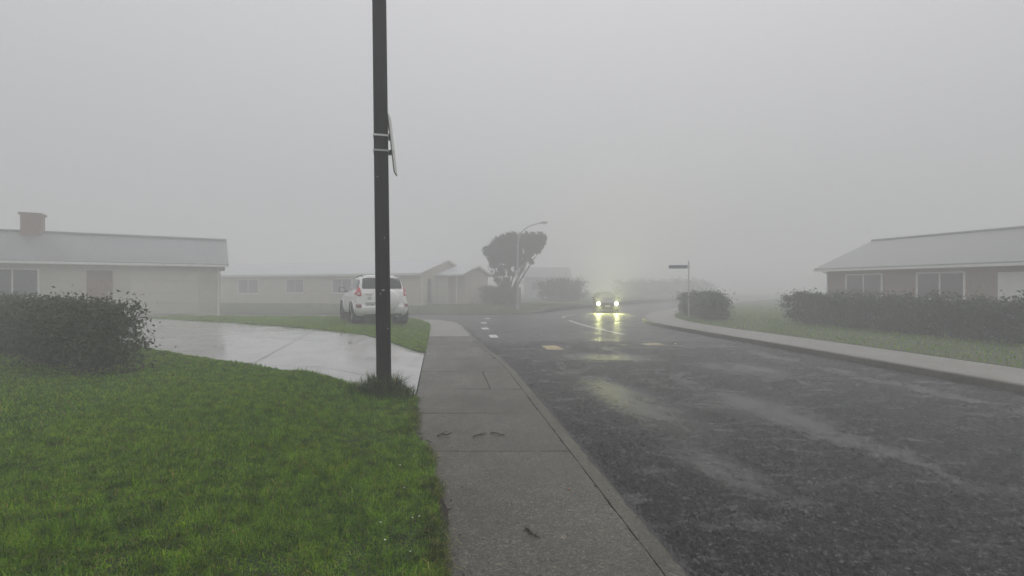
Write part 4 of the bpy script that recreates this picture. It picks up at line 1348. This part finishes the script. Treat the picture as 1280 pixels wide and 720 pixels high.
for xx in (-6.4, 6.4):
    q = MB(); q.tube([(xx, -.5, 2.3), (xx, -.06, 2.12), (xx, -.06, -.2)], .04, 8); q.build('downpipe', M['house_white'], E, 50)
q = MB(); q.tube([(-6.84, 4, 4.13), (6.84, 4, 4.13)], .09, 8); q.build('ridge_cap', M['roof_dark'], E, 50)
q = MB(); q.box(-6.8, 6.8, -.62, -.505, 2.26, 2.37); q.build('gutter_pipe', M['house_white'], E)

# ------------------------------------------------------------------ foliage
def leaves(name, pts, size, mat, parent=None, up=0.0):
    """one small bent leaf (two triangles) per point"""
    n = len(pts)
    a = RNG.normal(size=(n, 3)); a[:, 2] += up; a /= np.linalg.norm(a, axis=1)[:, None]
    b = RNG.normal(size=(n, 3)); b -= a * (a * b).sum(1)[:, None]; b /= np.linalg.norm(b, axis=1)[:, None]
    c = np.cross(a, b)
    s = RNG.uniform(.6, 1.3, n)[:, None] * size
    V = np.empty((n, 4, 3))
    V[:, 0] = pts - b * s; V[:, 1] = pts + c * s * .45 + a * s * .15; V[:, 2] = pts + b * s; V[:, 3] = pts - c * s * .45 + a * s * .15
    o = (np.arange(n) * 4)[:, None]
    F = np.concatenate([o + np.array([0, 1, 2]), o + np.array([0, 2, 3])], 1).reshape(-1, 3)
    me = np_mesh(name, V.reshape(-1, 3), F); me.materials.append(mat)
    ob = bpy.data.objects.new(name, me); COL.objects.link(ob)
    if parent is not None: ob.parent = parent
    return ob


def blob(c, rad, n, power=.6, sub=10, spread=.20):
    """points gathered in sub-clumps inside an ellipsoid"""
    c = np.array(c, float); rad = np.array(rad, float)
    d = RNG.normal(size=(sub, 3)); d /= np.linalg.norm(d, axis=1)[:, None]
    cc = c + d * rad * (RNG.random(sub) ** power)[:, None] * .85
    k = RNG.integers(0, sub, n)
    sp_ = np.where(RNG.random(n) < .14, 2.4, 1.0)[:, None]
    return cc[k] + RNG.normal(size=(n, 3)) * rad * spread * sp_


# windswept tree on the far verge. Crown masses given in metres around its foot.
TX, TY = -.35, 38.2
tz = hfar(TX, TY) - .02
tree = thing('tree', 'dark windswept tree with two flat crowns on many bare stems', 'tree', (TX, TY, tz))
K = .0637      # metres per picture pixel at that depth, used to size the crown
def tp(px, py, dy=0.0): return ((px - 634.5) * K, dy, (381 - py) * K)
stems = [((634, 383), (631, 366), (622, 346), (613, 322)), ((634, 383), (633, 362), (629, 342), (626, 318)), ((635, 383), (635, 360), (638, 338), (636, 312)),
         ((636, 383), (638, 358), (644, 336), (648, 310)), ((637, 383), (641, 362), (650, 342), (660, 316)), ((636, 383), (641, 358), (652, 336), (664, 312)),
         ((637, 383), (643, 364), (655, 343), (668, 322)), ((633, 383), (628, 362), (620, 352), (614, 338)), ((635, 383), (636, 350), (640, 322), (644, 300)), ((637, 383), (646, 352), (657, 330), (672, 305))]
tk_ = MB()
for i, s in enumerate(stems):
    dy = (i % 5 - 2) * .28
    pts = []
    base = smooth_line([(p[0], p[1]) for p in s], 2)
    for j, p in enumerate(base):
        u = j / (len(base) - 1)
        q = tp(p[0] + math.sin(j * 1.3 + i) * .5, p[1], dy * u * 1.6)
        pts.append(q)
    tk_.tube(pts, [.095 * (1 - u) + .018 for u in np.linspace(0, 1, len(pts))], 7)
    for j in (len(pts) // 2, len(pts) * 2 // 3, len(pts) - 3):
        p = Vector(pts[j])
        for sgn in (-1, 1):
            e1 = p + Vector((sgn * random.uniform(.2, .5), random.uniform(-.4, .4), random.uniform(.4, .8)))
            tk_.tube([p, p.lerp(e1, .5) + Vector((sgn * .05, 0, -.03)), e1], [.035, .022, .010], 5)
tk_.build('trunk', M['bark'], tree, 60)
cl = []
for (px, py, rx, rz_, n) in ((612, 313, 7, 4.5, 900), (618, 309, 7, 6, 1500), (625, 305, 8, 7, 2200), (633, 301, 8, 8.5, 2600), (641, 299, 7, 7.5, 2400), (645, 306, 5, 8, 1500),
                          (628, 316, 9, 7, 2200), (638, 314, 9, 9, 2600), (620, 325, 6, 6, 1100), (632, 325, 6, 5, 900), (616, 331, 3.5, 4, 420), (626, 335, 4, 3.5, 350), (645, 322, 3, 6, 500),
                          (658, 299, 5, 6.5, 1700), (666, 298, 7, 7, 2300), (674, 298, 6, 6, 1900), (678, 303, 3.5, 6, 900), (669, 306, 7, 6, 1700), (660, 309, 5, 6, 1300), (663, 315, 4, 4, 600),
                          (664, 327, 3, 3, 300), (655, 326, 2.4, 2.4, 160), (621, 343, 3, 3, 220), (641, 343, 2.5, 2.5, 120), (608, 311, 3, 2.2, 220), (614, 318, 6, 5, 900), (624, 322, 6, 6, 900), (640, 326, 6, 6, 700), (634, 333, 4, 4, 300), (618, 331, 4, 4, 350), (650, 318, 3, 5, 350), (672, 312, 4, 4, 500), (653, 303, 3, 6, 700), (680, 297, 3, 4, 500), (628, 341, 4, 4, 260), (637, 341, 3, 4, 200), (646, 334, 3, 4, 220), (656, 320, 3, 4, 350), (607, 316, 3, 3, 260), (622, 350, 4, 3, 200), (633, 350, 4, 3, 200), (613, 324, 4, 5, 420), (650, 328, 4, 5, 350), (660, 322, 4, 4, 400), (648, 312, 4, 6, 700), (652, 296, 3, 4, 400)):
    c = tp(px, py, random.uniform(-.5, .5))
    cl.append(blob(c, (rx * K * 1.25, .75, rz_ * K * 1.2), int(n * 1.2), .45, 46, .11))
leaves('crown', np.concatenate(cl), .10, M['leaf_tree'], tree)

# thick bush round the tree's foot
bu = thing('bush', 'dense dark bush at the foot of the windswept tree', 'bush', (TX - .1, TY - .5, tz))
cl = []
for (px, py, rx, rz_, n) in ((622, 371, 5, 9, 1400), (630, 366, 6, 12, 2200), (638, 369, 5, 11, 1800), (634, 356, 5, 6, 900), (626, 378, 8, 5, 1200), (641, 377, 5, 6, 900), (644, 369, 3, 5, 300)):
    cl.append(blob(tp(px, py, 0), (rx * K, .6, rz_ * K), n, .5, 12))
leaves('foliage', np.concatenate(cl), .085, M['leaf_bush'], bu)
st_ = MB()
for k in range(7):
    a = k * .9; st_.tube([(.15 * math.cos(a) - .25, .12 * math.sin(a), 0), (.35 * math.cos(a) - .25, .3 * math.sin(a), .8), (.6 * math.cos(a) - .25, .4 * math.sin(a), 1.4)], [.03, .02, .008], 5)
st_.build('stems', M['bark'], bu)


def hedge(name, label, x, y, z, rz, L, D, Hh, n, size, mat, lumps=14, cat='hedge'):
    h = thing(name, label, cat, (x, y, z), rz)
    pts = []
    for k in range(lumps):
        u = (k + .5) / lumps
        pts.append(blob(((u - .5) * L * .93 + random.uniform(-.2, .2), random.uniform(-.15, .15), Hh * .30), (L / lumps * 1.6, D / 2, Hh * .36), n // (2 * lumps), .4, 26, .15))
        pts.append(blob(((u - .5) * L * .93 + random.uniform(-.2, .2), random.uniform(-.15, .15), Hh * random.uniform(.62, .74)), (L / lumps * 1.6, D / 2 * .9, Hh * .30), n // (2 * lumps), .4, 26, .15))
    P = np.concatenate(pts); P[:, 2] = np.maximum(P[:, 2], .03)
    leaves('foliage', P, size, mat, h)
    s = MB()
    for k in range(lumps * 2):
        px = ((k + .5) / (lumps * 2) * L - L / 2) * .86
        s.tube([(px, random.uniform(-.1, .1), -.05), (px + random.uniform(-.15, .15), random.uniform(-.2, .2), Hh * .5)], [.03, .012], 5)
    s.build('stems', M['bark'], h)
    return h


hedge('hedge', 'brownish hedge between the taupe bungalow and the windswept tree', -1.35, 40.6, hfar(0, 40), R(-4), 2.4, 1.0, 1.55, 5200, .08, M['leaf_bush'], 5)
hedge('shrub', 'blurred wide shrub in the fog under the grey house', 5.0, 47.5, .05, R(20), 4.2, 1.6, 2.3, 6000, .12, M['leaf_bush'], 6, 'shrub')
hedge('shrub', 'faint low shrubs in the fog behind the oncoming car', 7.4, 82.0, -.3, R(5), 10, 2.2, 3.6, 6000, .15, M['leaf_bush'], 8, 'shrub')
hedge('shrub', 'dim grey bushes across the street to the right of the oncoming car', 24.5, 78.0, -.3, R(-35), 16, 2.4, 3.2, 9000, .15, M['leaf_bush'], 12, 'shrub')
hedge('hedge', 'green hedge behind the opposite footpath by the street name sign', 9.9, 25.2, hright(9.9, 25), R(80), 7.5, 1.4, 1.35, 34000, .05, M['leaf_hedge'], 20)
hedge('hedge', 'clipped hedge in front of the brown brick house', 12.2, 13.5, hright(12, 13), R(97), 13, 1.1, 1.25, 60000, .045, M['leaf_hedge_b'], 34)
hedge('hedge', 'dark garden hedge beside the lawn and driveway', -9.4, 9.35, hlawn(-10, 9) - .02, R(-33), 9.0, 1.1, 1.15, 80000, .032, M['leaf_hedge_b'], 30)

# paling fence along the side of the bungalow's section
F_ = thing('fence', 'low weathered paling fence behind the hedge by the bungalow', 'fence', (-2.4, 42.6, .03), R(-6))
for k in range(3):
    p = MB(); p.cbox(k * 1.5 - .05, k * 1.5 + .05, .0, .1, -.3, 1.45, .01); p.build('post', M['fence_wood'], F_)
rl = MB()
for z in (.3, 1.15): rl.box(-.1, 3.2, -.04, -.002, z, z + .09)
rl.build('rail', M['fence_wood'], F_)
pn = MB()
for k in range(27): pn.box(-.08 + k * .122, -.08 + k * .122 + .112, -.062, -.043, .0, 1.38 + random.uniform(-.02, .02))
pn.build('palings', M['fence_wood'], F_)

# ------------------------------------------------------------------ street lamp and street name sign
LX, LY = .41, 34.2
lz = hfar(LX, LY)
lp = thing('street_lamp', 'slender curved arm street lamp standing on the grass verge', 'street lamp', (LX, LY, lz))
k_ = LY / 600
pts = [(647, 387), (647, 345), (647.2, 306), (648, 298), (650.5, 292.5), (655, 287), (662, 282.6), (669, 280.2), (676, 279)]
P = [((px - 647) * k_, 0, (387 - py) * k_) for px, py in pts]
P[0] = (0, 0, -.2)
s = MB(); s.tube(P[:3], [.085, .07, .055], 10); s.build('column', M['lamp_steel'], lp, 60)
s = MB(); s.tube(smooth_line([(p[0], p[2]) for p in P[2:]], 1) and [(q[0], 0, q[1]) for q in smooth_line([(p[0], p[2]) for p in P[2:]], 2)], .04, 8); s.build('arm', M['lamp_steel'], lp, 60)
hx, hz_ = P[-1][0], P[-1][2]
s = MB(); s.prism([(hx - .08, hz_ - .04), (hx + .42, hz_ - .03), (hx + .50, hz_ + .02), (hx + .40, hz_ + .09), (hx + .1, hz_ + .10), (hx - .08, hz_ + .05)], 'y', -.1, .1); s.build('lamp_head', M['lamp_steel'], lp)
s = MB(); s.prism([(hx + .08, hz_ - .075), (hx + .36, hz_ - .07), (hx + .40, hz_ - .034), (hx + .04, hz_ - .042)], 'y', -.075, .075); s.build('lens', M['clear_lens'], lp)
s = MB(); s.cbox(-.13, .13, -.13, .13, -.1, .30, .02); s.build('base_box', M['lamp_steel'], lp)

SX, SY = 9.35, 25.4
ss = thing('street_name_sign', 'dark street name blade on a thin post beside the green hedge', 'sign', (SX, SY, hright(SX, SY)), R(-8))
s = MB(); s.tube([(0, 0, -.2), (0, 0, 2.95)], .035, 10); s.build('post', M['galv'], ss, 60)
s = MB(); s.lathe([(.036, 0), (.04, .01), (.03, .03), (0, .04)], 12, Matrix.Translation((0, 0, 2.94)) @ Matrix.Rotation(R(-90), 4, 'Y')); s.build('post_cap', M['galv'], ss, 50)
s = MB(); s.cbox(-1.02, -.045, -.012, .012, 2.56, 2.74, .006); s.build('blade', M['street_sign'], ss)
s = MB(); s.box(-.08, .045, -.02, -.0125, 2.58, 2.72); s.box(-.08, .045, .0125, .02, 2.58, 2.72); s.build('clamp', M['galv'], ss)

# ------------------------------------------------------------------ haze
hb = MB(); hb.box(-172, 172, -62, 172, -1.6, 9.2)
hz_o = hb.build('haze', None)
t = NT('fog_air'); t.n.remove(t.b)
pv_ = t.new('ShaderNodeVolumePrincipled')
pv_.inputs['Color'].default_value = (.985, .99, 1.0, 1); pv_.inputs['Density'].default_value = .0212; pv_.inputs['Anisotropy'].default_value = .0
t.l.new(pv_.outputs[0], t.out.inputs['Volume'])
hz_o.data.materials.append(t.m)
tag(hz_o, 'pale grey fog filling the whole street', 'fog', kind='stuff')

# ------------------------------------------------------------------ sky, sun, camera
SUN_EL, SUN_AZ = R(62), R(35)
wld = bpy.data.worlds.new('World'); SC.world = wld; wld.use_nodes = True
nt = wld.node_tree; bg = nt.nodes['Background']
sky = nt.nodes.new('ShaderNodeTexSky'); sky.sky_type = 'NISHITA'; sky.sun_disc = False
sky.sun_elevation = SUN_EL; sky.sun_rotation = SUN_AZ; sky.dust_density = 6; sky.air_density = 1.2
tc = nt.nodes.new('ShaderNodeTexCoord'); sx = nt.nodes.new('ShaderNodeSeparateXYZ'); nt.links.new(tc.outputs['Generated'], sx.inputs[0])
rp = nt.nodes.new('ShaderNodeValToRGB'); nt.links.new(sx.outputs[2], rp.inputs[0])
rp.color_ramp.elements[0].position = 0.05; rp.color_ramp.elements[0].color = (.46, .46, .475, 1); em_ = rp.color_ramp.elements.new(.55); em_.color = (.49, .487, .50, 1)
rp.color_ramp.elements[1].position = 1.0; rp.color_ramp.elements[1].color = (1.0, .99, 1.0, 1)
ml = nt.nodes.new('ShaderNodeVectorMath'); ml.operation = 'SCALE'; nt.links.new(rp.outputs[0], ml.inputs[0]); ml.inputs['Scale'].default_value = 9.0
mx = nt.nodes.new('ShaderNodeMix'); mx.data_type = 'RGBA'; mx.inputs[0].default_value = .92
nt.links.new(sky.outputs[0], mx.inputs[6]); nt.links.new(ml.outputs[0], mx.inputs[7])
nt.links.new(mx.outputs[2], bg.inputs[0]); bg.inputs[1].default_value = .10
sl = bpy.data.lights.new('sun', 'SUN'); sl.energy = .7; sl.angle = R(40); sl.color = (1, .98, .95)
so = bpy.data.objects.new('sun', sl); COL.objects.link(so)
sd = Vector((math.sin(SUN_AZ) * math.cos(SUN_EL), math.cos(SUN_AZ) * math.cos(SUN_EL), math.sin(SUN_EL)))
so.rotation_euler = sd.to_track_quat('Z', 'Y').to_euler(); so.location = (0, 0, 30)

cam = bpy.data.cameras.new('camera'); cam.sensor_width = 36; cam.lens = 36 * 600 / 1280; cam.shift_y = -2 / 1280
cam.clip_start = .05; cam.clip_end = 1000
co = bpy.data.objects.new('camera', cam); COL.objects.link(co); co.location = (0, 0, 1.5); co.rotation_euler = (R(90), 0, 0)
SC.camera = co

SC.view_settings.view_transform = 'Standard'
try: SC.view_settings.look = 'None'
except Exception: pass
SC.view_settings.exposure = .1; SC.view_settings.gamma = 1; SC.view_settings.use_curve_mapping = False
SC.render.engine = 'CYCLES'
cy = SC.cycles
cy.max_bounces = 9; cy.diffuse_bounces = 3; cy.glossy_bounces = 3; cy.transmission_bounces = 4; cy.transparent_max_bounces = 8; cy.volume_bounces = 5
cy.use_denoising = True
try: cy.denoiser = 'OPENIMAGEDENOISE'
except Exception: pass
cy.sample_clamp_indirect = 4
